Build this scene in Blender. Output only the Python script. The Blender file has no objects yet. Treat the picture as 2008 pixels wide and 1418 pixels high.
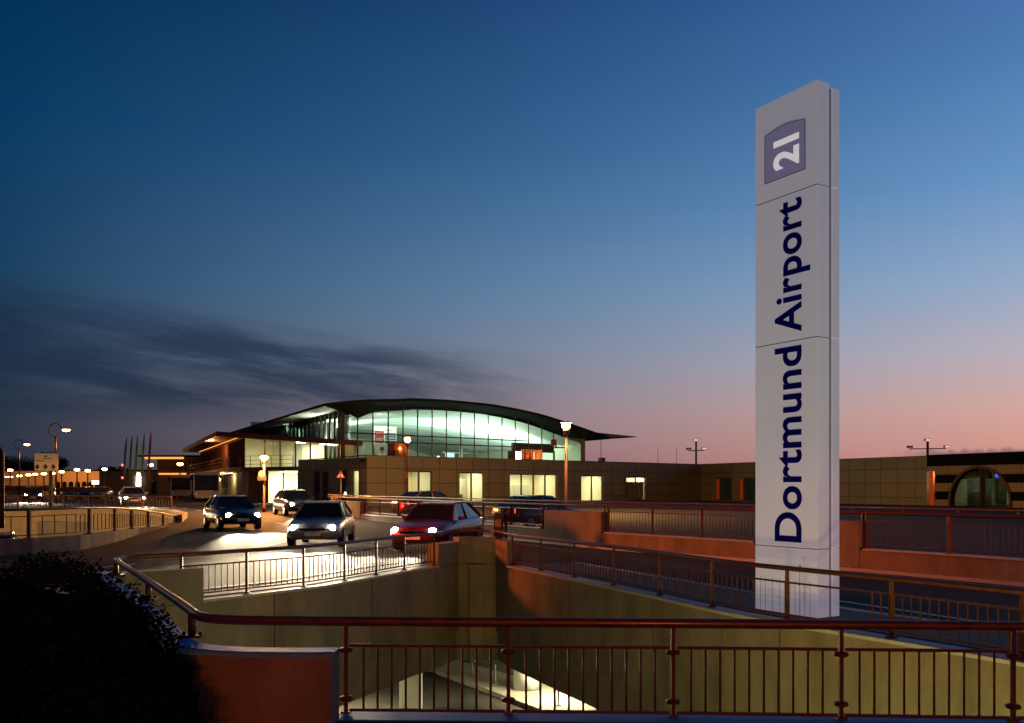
import bpy, bmesh, math, random
from mathutils import Vector, geometry
random.seed(7)
R = math.radians
scene = bpy.context.scene
COL = scene.collection
# ------------------------------------------------------------------ camera
F, CX, HY, ZC = 1796.0, 1004.0, 955.0, 2.0
cam_d = bpy.data.cameras.new('camera'); cam = bpy.data.objects.new('camera', cam_d); COL.objects.link(cam)
cam.location = (0, 0, ZC); cam.rotation_euler = (R(90), 0, 0)
cam_d.sensor_width = 36; cam_d.lens = F / 2008 * 36; cam_d.shift_y = (HY - 709) / 2008
cam_d.clip_start = .1; cam_d.clip_end = 6000
scene.camera = cam
scene.view_settings.view_transform = 'Standard'; scene.view_settings.look = 'None'
scene.view_settings.exposure = 0.0; scene.view_settings.gamma = 1
scene.view_settings.use_curve_mapping = False
scene.cycles.max_bounces = 6; scene.cycles.diffuse_bounces = 3; scene.cycles.glossy_bounces = 3
scene.cycles.transparent_max_bounces = 16; scene.cycles.transmission_bounces = 6
scene.cycles.sample_clamp_indirect = 4.0
scene.cycles.caustics_reflective = False; scene.cycles.caustics_refractive = False

def lin(c):
    return tuple(((v/255)/12.92 if v <= 10.3 else ((v/255+.055)/1.055)**2.4) for v in c)

# ------------------------------------------------------------------ dusk sky
world = bpy.data.worlds.new('World'); scene.world = world; world.use_nodes = True
def build_world():
    nt = world.node_tree; N, L = nt.nodes, nt.links
    N.clear()
    out = N.new('ShaderNodeOutputWorld'); bg = N.new('ShaderNodeBackground'); L.new(bg.outputs[0], out.inputs[0])
    tc = N.new('ShaderNodeTexCoord'); sep = N.new('ShaderNodeSeparateXYZ'); L.new(tc.outputs['Generated'], sep.inputs[0])
    def m(op, a, b=None, c=None, clamp=False):
        n = N.new('ShaderNodeMath'); n.operation = op; n.use_clamp = clamp
        for i, v in enumerate((a, b, c)):
            if v is None: continue
            if isinstance(v, (int, float)): n.inputs[i].default_value = v
            else: L.new(v, n.inputs[i])
        return n.outputs[0]
    def mr(v, a, b, smooth=True):
        n = N.new('ShaderNodeMapRange'); n.interpolation_type = 'SMOOTHSTEP' if smooth else 'LINEAR'
        L.new(v, n.inputs[0]); n.inputs[1].default_value = a; n.inputs[2].default_value = b
        n.clamp = True
        return n.outputs[0]
    elev = m('ARCSINE', sep.outputs[2]); az = m('ARCTAN2', sep.outputs[0], sep.outputs[1])
    azd = m('MULTIPLY', az, 180/math.pi); eld = m('MULTIPLY', elev, 180/math.pi)
    e01 = m('DIVIDE', eld, 30.0, clamp=True)
    def ramp(stops):
        r = N.new('ShaderNodeValToRGB'); r.color_ramp.interpolation = 'EASE' if False else 'LINEAR'
        cr = r.color_ramp
        while len(cr.elements) < len(stops): cr.elements.new(.5)
        for el, (y, c) in zip(cr.elements, sorted(stops, key=lambda s: -s[0])):
            el.position = max(0, math.degrees(math.atan((HY-y)/F))/30); el.color = (*lin(c), 1)
        L.new(e01, r.inputs[0]); return r.outputs[0]
    left = ramp([(955,(32,44,58)),(880,(26,43,60)),(780,(20,42,62)),(690,(17,46,72)),(570,(12,56,90)),(300,(2,54,94)),(0,(0,42,76))])
    mid = ramp([(955,(116,98,110)),(870,(142,124,136)),(800,(138,136,152)),(700,(120,139,166)),(570,(92,133,169)),(300,(46,94,142)),(0,(18,64,114))])
    right = ramp([(955,(196,124,112)),(895,(216,150,136)),(820,(214,168,156)),(720,(188,177,187)),(600,(150,172,202)),(420,(106,150,198)),(200,(80,124,178)),(0,(66,106,166))])
    # angular distance from the afterglow in azimuth, symmetric round the sunset
    sun_az = 44.0
    d = m('ABSOLUTE', m('SUBTRACT', azd, sun_az))
    d = m('MINIMUM', d, m('SUBTRACT', 360.0, d))
    def mix(f, a, b):
        n = N.new('ShaderNodeMix'); n.data_type = 'RGBA'
        L.new(f, n.inputs[0]); L.new(a, n.inputs[6]) ; L.new(b, n.inputs[7]); return n.outputs[2]
    tt = m('POWER', mr(d, 76.0, 13.0, False), 1.12)
    colr = mix(tt, mix(tt, left, mid), mix(tt, mid, right))
    # thin dark streaks of cloud low on the left
    comb = N.new('ShaderNodeCombineXYZ')
    L.new(m('MULTIPLY', azd, .085), comb.inputs[0]); L.new(m('ADD', m('MULTIPLY', eld, .50), m('MULTIPLY', azd, .07)), comb.inputs[1])
    no = N.new('ShaderNodeTexNoise'); no.inputs['Scale'].default_value = 1.15; no.inputs['Detail'].default_value = 7
    no.inputs['Roughness'].default_value = .6; no.inputs['Distortion'].default_value = .35
    L.new(comb.outputs[0], no.inputs['Vector'])
    band = m('MULTIPLY', mr(eld, 3.0, 5.6), mr(m('ADD', eld, m('MULTIPLY', azd, .10)), 9.0, 6.7))
    azm = m('MULTIPLY', mr(azd, 5.0, -9.0), mr(azd, -75.0, -45.0))
    cl = m('MULTIPLY', m('MULTIPLY', band, azm), mr(no.outputs[0], .27, .62))
    cloudc = N.new('ShaderNodeRGB'); cloudc.outputs[0].default_value = (*lin((30,46,70)), 1)
    colr = mix(m('MULTIPLY', cl, .8), colr, cloudc.outputs[0])
    # a low slate cloud bank over the sunset horizon
    comb2 = N.new('ShaderNodeCombineXYZ'); L.new(m('MULTIPLY', azd, .9), comb2.inputs[0])
    no2 = N.new('ShaderNodeTexNoise'); no2.inputs['Scale'].default_value = 1.7; no2.inputs['Detail'].default_value = 3
    L.new(comb2.outputs[0], no2.inputs['Vector'])
    top = m('ADD', m('MULTIPLY', no2.outputs[0], 1.1), 1.50)
    bank = m('MULTIPLY', mr(m('SUBTRACT', eld, top), .16, -.14), mr(azd, 22.0, 25.5))
    bankc = N.new('ShaderNodeRGB'); bankc.outputs[0].default_value = (*lin((108,92,112)), 1)
    colr = mix(m('MULTIPLY', bank, .7), colr, bankc.outputs[0])
    # the dome darkens towards the zenith and away from the sunset
    zen = N.new('ShaderNodeMapRange'); L.new(eld, zen.inputs[0]); zen.inputs[1].default_value = 30; zen.inputs[2].default_value = 60; zen.inputs[3].default_value = 1; zen.inputs[4].default_value = .16
    bkd = N.new('ShaderNodeMapRange'); L.new(d, bkd.inputs[0]); bkd.inputs[1].default_value = 76; bkd.inputs[2].default_value = 120; bkd.inputs[3].default_value = 1; bkd.inputs[4].default_value = .4
    mul_ = N.new('ShaderNodeVectorMath'); mul_.operation = 'SCALE'; L.new(colr, mul_.inputs[0]); L.new(m('MULTIPLY', zen.outputs[0], bkd.outputs[0]), mul_.inputs['Scale'])
    colr = mul_.outputs[0]
    L.new(colr, bg.inputs[0]); bg.inputs[1].default_value = 1.0
build_world()
# weak, very soft twilight glow from the sky behind the camera
sd = bpy.data.lights.new('sun', 'SUN'); sd.energy = .03; sd.angle = R(60); sd.color = (.82, .8, 1.0)
sun = bpy.data.objects.new('sun', sd); COL.objects.link(sun); sun.rotation_euler = (R(55), 0, R(-40))

# ------------------------------------------------------------------ helpers
def px(p, Y): return (p - CX) / F * Y
def zz(py, Y): return ZC - (py - HY) / F * Y
def gy(py, z): return (ZC - z) * F / (py - HY)
def pt(p, py, Y): return Vector((px(p, Y), Y, zz(py, Y)))
def sstep(a, b, v):
    t = max(0, min(1, (v - a) / (b - a))); return t*t*(3-2*t)
def hgt(x, y): return .05 + .5 * sstep(28, 70, y)
def ray_s(p, P0, d):
    """distance along the ground line P0 + s d where the vertical plane of pixel column p cuts it"""
    k = (p - CX) / F
    return (k * P0[1] - P0[0]) / (d[0] - k * d[1])

class MB:
    def __init__(s): s.v = []; s.f = []; s.uv = {}; s.smooth = set()
    def add(s, vs, fs, smooth=False):
        o = len(s.v); s.v += [tuple(p) for p in vs]
        for f in fs:
            if smooth: s.smooth.add(len(s.f))
            s.f.append([i + o for i in f])
    def quad(s, a, b, c, d, uv=None):
        s.add([a, b, c, d], [(0, 1, 2, 3)])
        if uv: s.uv[len(s.f)-1] = uv
    def box(s, c, size, rz=0, ux=None):
        hx, hy, hz = size[0]/2, size[1]/2, size[2]/2
        if ux is None: ux = (math.cos(rz), math.sin(rz))
        vs = []
        for dz in (-hz, hz):
            for dx, dy in ((-hx,-hy),(hx,-hy),(hx,hy),(-hx,hy)):
                vs.append((c[0]+ux[0]*dx-ux[1]*dy, c[1]+ux[1]*dx+ux[0]*dy, c[2]+dz))
        s.add(vs, [(3,2,1,0),(4,5,6,7),(0,1,5,4),(1,2,6,5),(2,3,7,6),(3,0,4,7)])
    def bar(s, a, b, w, h):
        """box from a to b, width w, height h"""
        a, b = Vector(a), Vector(b); d = b - a
        if d.length < 1e-6: return
        t = d.normalized(); up = Vector((0,0,1)) if abs(t.z) < .95 else Vector((0,1,0))
        sx = t.cross(up).normalized(); sy = sx.cross(t).normalized()
        vs = []
        for p in (a, b):
            for i, j in ((-1,-1),(1,-1),(1,1),(-1,1)): vs.append(p + sx*(i*w/2) + sy*(j*h/2))
        s.add(vs, [(3,2,1,0),(4,5,6,7),(0,1,5,4),(1,2,6,5),(2,3,7,6),(3,0,4,7)])
    def tube(s, path, r, n=8, cap=True):
        path = [Vector(p) for p in path]; rs = r if isinstance(r, (list, tuple)) else [r]*len(path)
        o = len(s.v); prev = None
        for i, p in enumerate(path):
            a = path[max(0, i-1)]; b = path[min(len(path)-1, i+1)]; t = (b - a).normalized()
            if prev is None:
                up = Vector((0,0,1)) if abs(t.z) < .9 else Vector((1,0,0)); sx = t.cross(up).normalized()
            else:
                sx = (prev - t*prev.dot(t)).normalized()
            prev = sx; sy = t.cross(sx)
            for k in range(n):
                an = 2*math.pi*k/n
                s.v.append(tuple(p + (sx*math.cos(an) + sy*math.sin(an))*rs[i]))
        for i in range(len(path)-1):
            for k in range(n):
                s.smooth.add(len(s.f))
                s.f.append([o+i*n+k, o+i*n+(k+1)%n, o+(i+1)*n+(k+1)%n, o+(i+1)*n+k])
        if cap:
            s.f.append([o+k for k in range(n)][::-1]); s.f.append([o+(len(path)-1)*n+k for k in range(n)])
    def lathe(s, c, prof, n=16, axis='z'):
        o = len(s.v)
        for r, z in prof:
            for k in range(n):
                an = 2*math.pi*k/n; a, b = r*math.cos(an), r*math.sin(an)
                if axis == 'z': s.v.append((c[0]+a, c[1]+b, c[2]+z))
                elif axis == 'y': s.v.append((c[0]+a, c[1]+z, c[2]+b))
                else: s.v.append((c[0]+z, c[1]+a, c[2]+b))
        for i in range(len(prof)-1):
            for k in range(n):
                s.smooth.add(len(s.f))
                s.f.append([o+i*n+k, o+i*n+(k+1)%n, o+(i+1)*n+(k+1)%n, o+(i+1)*n+k])
        s.f.append([o+k for k in range(n)][::-1]); s.f.append([o+(len(prof)-1)*n+k for k in range(n)])
    def prism(s, poly, z0, z1):
        n = len(poly); zb = z0 if isinstance(z0, list) else [z0]*n; zt = z1 if isinstance(z1, list) else [z1]*n
        vs = [(p[0], p[1], zb[i]) for i, p in enumerate(poly)] + [(p[0], p[1], zt[i]) for i, p in enumerate(poly)]
        s.add(vs, [list(range(n))[::-1], list(range(n, 2*n))] + [[i, (i+1) % n, n+(i+1) % n, n+i] for i in range(n)])
    def strip(s, path, d0, d1, z0, z1):
        """wall along an open path between sideways offsets d0..d1 (left positive) and heights z0..z1"""
        n = len(path); a = offset(path, d0); b = offset(path, d1)
        zb = z0 if isinstance(z0, list) else [z0]*n; zt = z1 if isinstance(z1, list) else [z1]*n
        vs = []
        for i in range(n):
            vs += [(a[i][0],a[i][1],zb[i]), (b[i][0],b[i][1],zb[i]), (b[i][0],b[i][1],zt[i]), (a[i][0],a[i][1],zt[i])]
        fs = [(3,2,1,0)]
        for i in range(n-1):
            q = i*4
            for k in range(4): fs.append((q+k, q+(k+1)%4, q+4+(k+1)%4, q+4+k))
        q = (n-1)*4; fs.append((q, q+1, q+2, q+3)); s.add(vs, fs)
    def build(s, name, mat, parent=None, bevel=0):
        me = bpy.data.meshes.new(name); me.from_pydata(s.v, [], s.f)
        if s.uv:
            ul = me.uv_layers.new(name='UVMap')
            for pi, uv in s.uv.items():
                for k, li in enumerate(me.polygons[pi].loop_indices): ul.data[li].uv = uv[k]
        for i in s.smooth: me.polygons[i].use_smooth = True
        bm = bmesh.new(); bm.from_mesh(me); bmesh.ops.recalc_face_normals(bm, faces=bm.faces[:])
        if bevel: bmesh.ops.bevel(bm, geom=bm.edges[:]+bm.verts[:], offset=bevel, segments=2, affect='EDGES', clamp_overlap=True)
        bm.to_mesh(me); bm.free()
        me.materials.append(mat)
        o = bpy.data.objects.new(name, me); COL.objects.link(o)
        if parent: o.parent = parent
        return o

def offset(path, d):
    out = []; n = len(path)
    for i in range(n):
        p = Vector(path[i][:2])
        def nrm(a, b):
            t = (Vector(b[:2]) - Vector(a[:2])).normalized(); return Vector((-t.y, t.x))
        n1 = nrm(path[i-1], path[i]) if i > 0 else None
        n2 = nrm(path[i], path[i+1]) if i < n-1 else None
        if n1 is None: q = n2
        elif n2 is None: q = n1
        else:
            q = (n1 + n2); q = q / max(.3, q.length_squared) * 2 / 1.0 if q.length > 1e-5 else n1
        out.append((p.x + q.x*d, p.y + q.y*d))
    return out
def resample(path, step):
    """points every step along a polyline; works for 2d and 3d"""
    P = [Vector(p) for p in path]; out = [P[0].copy()]; acc = 0
    tot = sum((b-a).length for a, b in zip(P, P[1:])); n = max(1, round(tot/step)); st = tot/n
    tgt = st; acc = 0
    for a, b in zip(P, P[1:]):
        L = (b-a).length
        while acc + L >= tgt - 1e-6 and len(out) <= n:
            out.append(a.lerp(b, (tgt-acc)/L)); tgt += st
        acc += L
    return out
def smooth_path(P, k=5):
    P = [Vector(p) for p in P]; out = []
    for i in range(len(P)-1):
        p0 = P[max(0,i-1)]; p1 = P[i]; p2 = P[i+1]; p3 = P[min(len(P)-1,i+2)]
        for j in range(k):
            t = j/k
            out.append(.5*((2*p1)+(p2-p0)*t+(2*p0-5*p1+4*p2-p3)*t*t+(3*p1-p0-3*p2+p3)*t**3))
    out.append(P[-1]); return out

def tag(o, label=None, cat=None, group=None, kind=None):
    if label: o['label'] = label
    if cat: o['category'] = cat
    if group: o['group'] = group
    if kind: o['kind'] = kind
    return o
def thing(name, label, cat, loc=(0,0,0), rz=0, group=None):
    o = bpy.data.objects.new(name, None); COL.objects.link(o); o.location = loc; o.rotation_euler = (0,0,rz)
    o.empty_display_size = .2
    return tag(o, label, cat, group)
def copy_tree(o, parent=None):
    c = o.copy(); COL.objects.link(c)
    if parent is not None: c.parent = parent
    for ch in list(o.children): copy_tree(ch, c)
    return c

# ------------------------------------------------------------------ materials
def mat(name, rgb, rough=.6, metal=0, var=.0, scale=3.0, bump=0, bscale=40, emit=None, es=0, spec=.5, stretch=None, coat=0):
    m = bpy.data.materials.new(name); m.use_nodes = True; nt = m.node_tree; N, L = nt.nodes, nt.links
    b = N['Principled BSDF']; b.inputs['Base Color'].default_value = (*rgb, 1)
    b.inputs['Roughness'].default_value = rough; b.inputs['Metallic'].default_value = metal
    b.inputs['Specular IOR Level'].default_value = spec
    if coat: b.inputs['Coat Weight'].default_value = coat; b.inputs['Coat Roughness'].default_value = .15
    if emit: b.inputs['Emission Color'].default_value = (*emit, 1); b.inputs['Emission Strength'].default_value = es
    if var or bump:
        tc = N.new('ShaderNodeTexCoord'); vec = tc.outputs['Object']
        if stretch:
            mp = N.new('ShaderNodeMapping'); mp.inputs['Scale'].default_value = stretch
            L.new(vec, mp.inputs[0]); vec = mp.outputs[0]
    if var:
        n = N.new('ShaderNodeTexNoise'); n.inputs['Scale'].default_value = scale; n.inputs['Detail'].default_value = 8
        n.inputs['Roughness'].default_value = .65; L.new(vec, n.inputs['Vector'])
        r = N.new('ShaderNodeValToRGB'); r.color_ramp.elements[0].position = .3; r.color_ramp.elements[1].position = .7
        r.color_ramp.elements[0].color = (*[c*(1-var) for c in rgb], 1); r.color_ramp.elements[1].color = (*[min(1, c*(1+var)) for c in rgb], 1)
        L.new(n.outputs[0], r.inputs[0]); L.new(r.outputs[0], b.inputs['Base Color'])
        rr = N.new('ShaderNodeMapRange'); L.new(n.outputs[0], rr.inputs[0]); rr.inputs[3].default_value = max(.05, rough-.12); rr.inputs[4].default_value = min(1, rough+.12)
        L.new(rr.outputs[0], b.inputs['Roughness'])
    if bump:
        n2 = N.new('ShaderNodeTexNoise'); n2.inputs['Scale'].default_value = bscale; n2.inputs['Detail'].default_value = 4
        L.new(vec, n2.inputs['Vector'])
        bp = N.new('ShaderNodeBump'); bp.inputs['Strength'].default_value = bump; bp.inputs['Distance'].default_value = .02
        L.new(n2.outputs[0], bp.inputs['Height']); L.new(bp.outputs[0], b.inputs['Normal'])
    return m
def emis(name, rgb, s):
    m = bpy.data.materials.new(name); m.use_nodes = True; N, L = m.node_tree.nodes, m.node_tree.links
    N.clear(); o = N.new('ShaderNodeOutputMaterial'); e = N.new('ShaderNodeEmission')
    e.inputs[0].default_value = (*rgb, 1); e.inputs[1].default_value = s; L.new(e.outputs[0], o.inputs[0]); return m
def glass(name, tint, refl=1.5, rough=.02):
    m = bpy.data.materials.new(name); m.use_nodes = True; N, L = m.node_tree.nodes, m.node_tree.links
    N.clear(); o = N.new('ShaderNodeOutputMaterial'); t = N.new('ShaderNodeBsdfTransparent'); g = N.new('ShaderNodeBsdfGlossy')
    t.inputs[0].default_value = (*tint, 1); g.inputs['Roughness'].default_value = rough
    lw = N.new('ShaderNodeLayerWeight'); lw.inputs[0].default_value = .5; pw_ = N.new('ShaderNodeMath'); pw_.operation = 'POWER'; L.new(lw.outputs['Facing'], pw_.inputs[0]); pw_.inputs[1].default_value = 5
    f = N.new('ShaderNodeMath'); f.operation = 'MULTIPLY_ADD'; L.new(pw_.outputs[0], f.inputs[0]); f.inputs[1].default_value = .9; f.inputs[2].default_value = .05; mx = N.new('ShaderNodeMixShader')
    L.new(f.outputs[0], mx.inputs[0]); L.new(t.outputs[0], mx.inputs[1]); L.new(g.outputs[0], mx.inputs[2]); L.new(mx.outputs[0], o.inputs[0]); return m
def clad(name, rgb, joint, bw, bh, rough=.45, off=0.0):
    """facade panels with thin joints, laid out in metres through the wall's UVs"""
    m = bpy.data.materials.new(name); m.use_nodes = True; N, L = m.node_tree.nodes, m.node_tree.links
    b = N['Principled BSDF']; uv = N.new('ShaderNodeTexCoord'); br = N.new('ShaderNodeTexBrick')
    br.offset = off; br.inputs['Scale'].default_value = 1; br.inputs['Brick Width'].default_value = bw; br.inputs['Row Height'].default_value = bh
    br.inputs['Mortar Size'].default_value = .035; br.inputs['Mortar Smooth'].default_value = .1; br.inputs['Bias'].default_value = 0
    br.inputs['Color1'].default_value = (*rgb, 1); br.inputs['Color2'].default_value = (*[c*.86 for c in rgb], 1); br.inputs['Mortar'].default_value = (*joint, 1)
    L.new(uv.outputs['UV'], br.inputs['Vector'])
    n = N.new('ShaderNodeTexNoise'); n.inputs['Scale'].default_value = .7; n.inputs['Detail'].default_value = 6; L.new(uv.outputs['UV'], n.inputs['Vector'])
    mx = N.new('ShaderNodeMix'); mx.data_type = 'RGBA'; mx.blend_type = 'MULTIPLY'; mx.inputs[0].default_value = .35
    L.new(br.outputs['Color'], mx.inputs[6]); L.new(n.outputs['Color'], mx.inputs[7]); L.new(mx.outputs[2], b.inputs['Base Color'])
    b.inputs['Roughness'].default_value = rough; return m

M = dict(
 asphalt=mat('asphalt', (.036,.033,.031), .8, var=.4, scale=1.3, bump=.5, bscale=60, spec=.12),
 ground=mat('far_ground', (.05,.05,.045), .9, var=.4, scale=.05),
 paver=clad('pavers', (.12,.10,.08), (.05,.045,.04), .22, .11, .75, .5),
 concrete=mat('concrete', (.18,.165,.14), .85, var=.34, scale=1.6, bump=.3, bscale=25, spec=.15, stretch=(1,1,.35)),
 concrete_dark=mat('weathered_concrete', (.17,.155,.13), .85, var=.3, scale=.9, bump=.25, bscale=25),
 kerb=mat('kerb_stone', (.34,.35,.38), .6, var=.12, scale=4, bump=.2),
 blue=mat('saturated_blue', (.004,.20,.72), .6, var=.15, scale=5, bump=.15),  # strong blue base colour for the front kerb and coping strip
 rail=mat('red_brown_paint', (.065,.02,.014), .55, var=.3, scale=14, bump=.12, bscale=90, spec=.25),
 handrail=mat('worn_handrail_paint', (.075,.022,.015), .45, .0, var=.45, scale=9, bump=.1, bscale=50, coat=.3),
 grey_metal=mat('grey_metal', (.22,.22,.22), .4, .7, var=.15),
 dark_metal=mat('dark_metal', (.035,.032,.03), .45, .4, var=.2),
 black=mat('black_matt', (.006,.006,.006), .8, spec=0),
 roof_dark=mat('roof_sheet', (.012,.012,.013), .8, 0, var=.2, spec=.05),
 white=mat('white_paint', (.72,.72,.68), .5, var=.05),
 sign_white=mat('sign_enamel_glow', (.58,.56,.62), .38, .0, var=.04, scale=.6, spec=.6, emit=(.74,.72,.92), es=.21),  # weak lavender emission added in place of light falling on the panels
 sign_core=mat('sign_core', (.22,.20,.22), .6, emit=(.76,.74,.92), es=.04),  # faint emission added to keep the gap between panels grey
 sign_letter=mat('navy_letter', (.004,.004,.06), .9, spec=.0, emit=(.002,.002,.10), es=.2),  # slight blue emission added to hold the letters navy
 sign_plaque=mat('violet_plaque', (.15,.135,.24), .4, var=.1, scale=5, emit=(.5,.45,.8), es=.17),  # weak violet emission added to brighten the plaque
 sign_number=mat('pale_number', (.7,.68,.7), .5, emit=(.9,.88,.95), es=.50),  # emission added so the number stands out pale
 groove=mat('dark_joint', (.03,.03,.035), .7),
 facade=clad('olive_panels', (.17,.135,.075), (.04,.025,.015), 1.75, 1.15, .42),
 facade_band=clad('brown_band_panels', (.19,.12,.06), (.06,.03,.02), 2.0, 3.0, .5),
 wood=clad('red_slats', (.12,.045,.022), (.01,.006,.004), .35, 9, .5),
 office=mat('office_wall', (.74,.72,.56), .7, var=.03),
 office_floor=mat('office_floor', (.3,.28,.2), .6),
 ceiling=mat('hall_ceiling', (.70,.76,.71), .55),
 hall_floor=mat('hall_floor', (.35,.36,.34), .4, var=.1),
 glass=glass('facade_glass', (.66,.82,.74)),
 clear_glass=glass('window_glass', (.88,.92,.86)),
 dark_glass=mat('dark_glass', (.012,.015,.016), .06, spec=.8),
 teal_glass=mat('teal_reflecting_glass', (.01,.045,.055), .1, spec=.9),
 copper=mat('copper_sheet', (.24,.085,.05), .28, .9, var=.2, stretch=(6,6,.3)),
 orange=mat('orange_banner', (.62,.10,.03), .6),
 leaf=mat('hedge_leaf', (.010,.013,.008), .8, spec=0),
 leaf_far=mat('tree_leaf', (.02,.03,.015), .8),
 bark=mat('bark', (.05,.035,.025), .9, bump=.4),
 rubber=mat('tyre_rubber', (.015,.015,.015), .8),
 plaster=mat('tan_plaster', (.36,.27,.17), .8, var=.15),
 brown=mat('brown_plaster', (.12,.07,.045), .8, var=.2),
 mark=mat('road_paint', (.62,.6,.55), .7, var=.25, scale=8),
 sodium=emis('sodium_lamp', (1,.50,.12), 38),
 sodium_far=emis('far_sodium_lamp', (1,.48,.11), 22),
 headlamp=emis('headlamp_lens', (1,.95,.82), 120),
 taillamp=emis('tail_lamp', (1,.03,.015), 9),
 red_lamp=emis('red_signal', (1,.05,.03), 10),
 tube=emis('fluorescent_tube', (1,.93,.62), 9),
 office_light=emis('office_ceiling_lamp', (1,.94,.62), 30),
 screen=emis('lit_screen', (.45,.75,1), 2.2),
 blue_neon=emis('blue_neon', (.03,.09,1), 2.5),
 white_spot=emis('white_spot', (1,.95,.85), 8),
 green_sign=emis('green_exit_sign', (.03,.5,.16), 1.0),
 orange_strip=emis('orange_strip_light', (1,.33,.06), 1.6),
 lit_sign=emis('lit_white_sign', (1,.72,.5), 4),
)
# window panels of the bus etc reuse dark_glass

SODIUM = (1.0, .36, .085); DEEP = (1.0, .15, .018)
def point(name, loc, energy, color, r=.15, parent=None):
    d = bpy.data.lights.new(name, 'POINT'); d.energy = energy; d.color = color; d.shadow_soft_size = r
    o = bpy.data.objects.new(name, d); COL.objects.link(o); o.location = loc
    if parent: o.parent = parent
    return o
def area(name, loc, direction, size, energy, color, parent=None, spread=180):
    d = bpy.data.lights.new(name, 'AREA'); d.shape = 'RECTANGLE'; d.size, d.size_y = size; d.energy = energy; d.color = color; d.spread = R(spread)
    o = bpy.data.objects.new(name, d); COL.objects.link(o); o.location = loc
    o.rotation_euler = Vector(direction).to_track_quat('-Z', 'Y').to_euler()
    if parent: o.parent = parent
    return o

# ------------------------------------------------------------------ pits and ground
A = (-2.72, 8.0); B = (-6.29, 14.44)
P_BD = [B, (-5.44,15.3), (-4.55,16.5), (-3.66,17.8), (-2.9,19.7), (-2.25,21.4), (-1.78,22.3)]
D1 = (-1.36, 23.4); D2 = (-.42, 23.4)
P_DE = [(-.12,22.4), (.85,20.05), (1.72,18.0), (2.53,16.0), (3.25,14.05), (3.83,12.95), (4.88,11.25), (5.58,10.0), (7.25,7.15)]
PIT1 = [A] + P_BD + [D1, D2] + P_DE + [(7.25, 7.15)]
PIT1 = PIT1[:-1]
R2 = [(px(p, Y), Y) for p, Y in ((-700,22),(-200,24.6),(51,26.8),(136,28.3),(205,32),(259,37),(310,42),(340,45.5))]
R2F = [(px(p, Y), Y) for p, Y in ((352,50),(330,55),(250,57.5),(100,58.5),(-200,59),(-700,59))]
PIT2 = R2 + R2F
def inside(p, poly):
    c = False; n = len(poly)
    for i in range(n):
        x1, y1 = poly[i]; x2, y2 = poly[(i+1) % n]
        if (y1 > p[1]) != (y2 > p[1]) and p[0] < (x2-x1)*(p[1]-y1)/(y2-y1)+x1: c = not c
    return c
def make_ground():
    pts = [Vector(p) for p in PIT1] + [Vector(p) for p in PIT2]
    n1, n2 = len(PIT1), len(PIT2)
    edges = [(i, (i+1) % n1) for i in range(n1)] + [(n1+i, n1+(i+1) % n2) for i in range(n2)]
    for ix in range(-24, 25):
        for iy in range(-4, 34): pts.append(Vector((ix*4.0+.013*iy, iy*4.0+.017*ix)))
    for x in (-2500, -600, -200, 0, 200, 600, 2500):
        for y in (-200, 160, 300, 700, 3500): pts.append(Vector((x, y)))
    for s in (-1, 1):
        for y in (0, 50, 100): pts += [Vector((s*160, y)), Vector((s*600, y)), Vector((s*2500, y))]
    vo, eo, fo, *_ = geometry.delaunay_2d_cdt(pts, edges, [], 0, 1e-4)
    vs = [(v.x, v.y, hgt(v.x, v.y)) for v in vo]; fs = []
    for f in fo:
        c = sum((vo[i] for i in f), Vector((0,0)))/len(f)
        if not inside(c, PIT1) and not inside(c, PIT2): fs.append(list(f))
    mb = MB(); mb.add(vs, fs); return mb
tag(make_ground().build('road', M['asphalt']), kind='structure')

# paving strips beside the ramp railings, each a real slab with a kerb edge
def uvstrip(path, d0, d1, z):
    mb = MB(); a = offset(path, d0); b = offset(path, d1); s = 0
    for i in range(len(path)-1):
        l = math.dist(path[i], path[i+1])
        mb.quad((*a[i], z), (*a[i+1], z), (*b[i+1], z), (*b[i], z), uv=[(s, d0), (s+l, d0), (s+l, d1), (s, d1)]); s += l
    return mb
tag(uvstrip(P_DE, .32, 1.75, .10).build('pavement', M['paver']), kind='structure')
tag(uvstrip(P_BD[1:], .32, 1.15, .10).build('pavement', M['paver']), kind='structure')
kb = MB(); kb.strip(P_DE, 1.752, 1.90, 0.0, .115); tag(kb.build('kerb_strip', M['kerb']), kind='structure')
kb = MB(); kb.strip(P_BD[1:], 1.152, 1.28, 0.0, .115); tag(kb.build('kerb_strip', M['kerb']), kind='structure')
fp = MB(); fp.quad((-3.2,-8,.056), (9,-8,.056), (9,6.9,.056), (-3.2,7.4,.056), uv=[(0,0),(12,0),(12,15),(0,15)])
tag(fp.build('footpath', M['paver']), kind='structure')

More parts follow.
